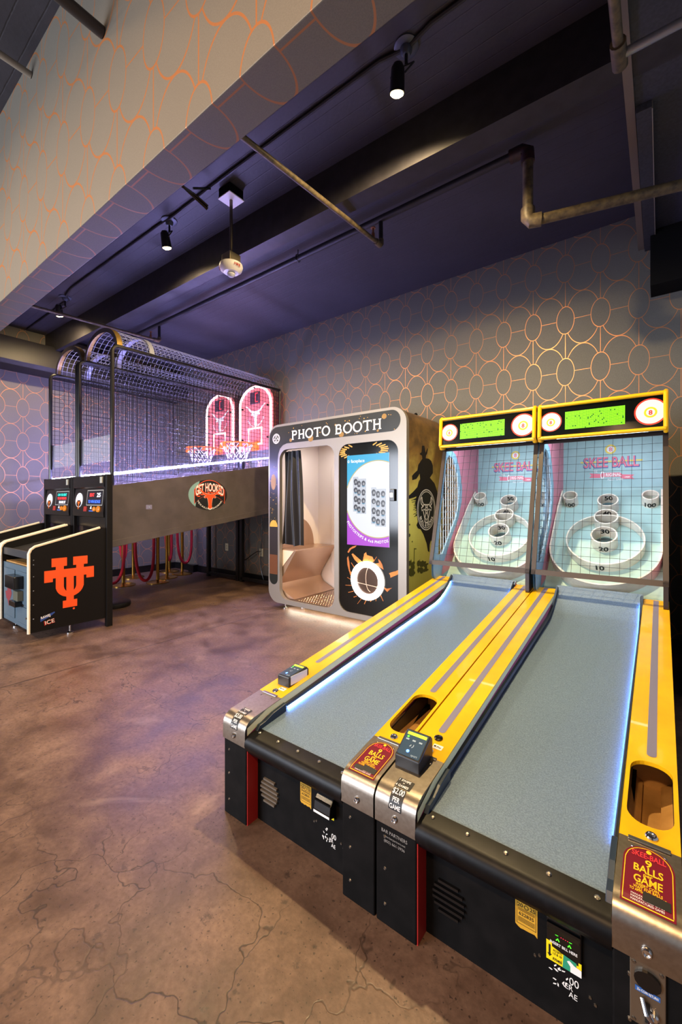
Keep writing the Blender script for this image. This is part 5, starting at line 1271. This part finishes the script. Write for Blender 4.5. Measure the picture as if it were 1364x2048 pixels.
# pipe at the upper right
T = thing('corner_pipe', 'bronze pipe with a capped tee under the dark soffit at upper right', 'pipe', (-.14, 2.1, 3.1))
obj('pipe', G().tube([(-.139, .93, 3.1), (-.142, 2.17, 3.1)], .02, 12), M_pipe, T, smooth=True)
obj('tee_cap', G().tube([(-.142, 2.08, 3.1), (-.142, 2.2, 3.1)], .03, 12), M_pipe, T, smooth=True)
obj('pipe', G().tube([(-.15, 2.146, 3.1), (1.2, 2.15, 3.1)], .018, 12), mat('pipe_grey', '#8d929c', .35, .4), T, smooth=True)
# front ceiling pipe ends at the bulkhead
T = thing('bulkhead_pipe', 'dark pipe ending against the wallpapered bulkhead at upper left', 'pipe', (-1.83, .5, 3.1))
obj('pipe', G().tube([(-1.83, -2.0, 3.13), (-1.83, .785, 3.13)], .023, 12), mat('pipe_dark_worn', '#2a2729', .45), T, smooth=True)
obj('collar', G().tube([(-1.83, .45, 3.13), (-1.83, .53, 3.13)], .026, 12), mat('collar_cream', '#9a9183', .5), T, smooth=True)
T = thing('cable_stub', 'short conduit stub with a black cable near the upper left corner', 'conduit', (-2.67, .7, 3.45))
obj('stub', G().tube([(-2.67, .62, 3.47), (-2.67, .785, 3.47)], .017, 10), mat('stub_cream', '#8f877b', .5), T, smooth=True)
obj('cable', G().tube([(-3.4, -.6, 3.55), (-2.9, .2, 3.52), (-2.67, .64, 3.47)], .007, 6), M_blackgloss, T, smooth=True)
# fire detector on its rod
T = thing('fire_detector', 'white round fire detector hanging on a rod from a ceiling box', 'smoke detector', (-2.6, 2.05, 2.95))
dx, dy = -2.605, 2.045
obj('ceiling_box', G().box(dx-.065, dx+.065, dy-.065, dy+.065, CEIL-.07, CEIL), M_black, T, bev=.004)
obj('cover_plate', G().box(dx-.07, dx+.07, dy-.07, dy+.07, CEIL-.078, CEIL-.07), M_white, T, bev=.002)
obj('rod', G().lathe([(.012, 0), (.012, .46)], (dx, dy, 3.05), (0, 0, 1), 12), mat('rod_steel', '#7d7568', .3, .9), T, smooth=True)
obj('junction_box', G().box(dx-.05, dx+.05, dy-.05, dy+.05, 3.0, 3.075), mat('galvanised', '#8d836d', .4, .8), T, bev=.003)
dt = obj('detector', G().lathe([(.085, 3.0), (.088, 2.985), (.08, 2.96), (.06, 2.945), (.055, 2.94), (.02, 2.938)], (dx, dy, 0), (0, 0, 1), 36), M_white, T, smooth=True)
obj('lens', G().lathe([(.028, 2.94), (.03, 2.925), (.02, 2.912), (.005, 2.908)], (dx, dy, 0), (0, 0, 1), 20), mat('clear_lens', '#c8ccd2', .1), dt, smooth=True)
vs, fs = text2('FIRE', .03, .02)
for q0 in (-2.3, -.1):
    obj('fire_lettering', G().add([(dx+.0885*math.cos(q0+a/.088), dy+.0885*math.sin(q0+a/.088), 2.962+b*1.0) if True else 0 for a, b in vs], fs), M_red, dt)
# cable bundle and hook
cb_ = G()
for i in range(7):
    a = random.uniform(-.015, .015); cb_.tube(smoothp([(-2.74+a, 1.60, CEIL-.02), (-2.735+a*.5, 1.70, CEIL-.1), (-2.725+a, 1.80, CEIL-.14+.03*random.random()), (-2.70+a, 1.90, CEIL-.16-.03*random.random())], 4), .007, 5)
cb_.tube([(-2.70, 1.78, CEIL-.1), (-2.66, 1.9, CEIL-.05)], .008, 5)
o = obj('cable_bundle', cb_, M_blackgloss, smooth=True); recentre(o); tag(o, 'bundle of black cables tied up beside the detector box', 'cables')
o = obj('pipe_hanger', G().tube([(-2.72, 2.91, CEIL-.0), (-2.72, 2.91, 3.52)], .005, 6).tube([(-2.72, 2.91+.032*math.cos(q), 3.49+.034*math.sin(q)) for q in [PI*.5+PI*1.6*i/12 for i in range(13)]], .004, 6), M_blackgloss, smooth=True); recentre(o); tag(o, 'small black hanger hook holding the ceiling pipe', 'hook')
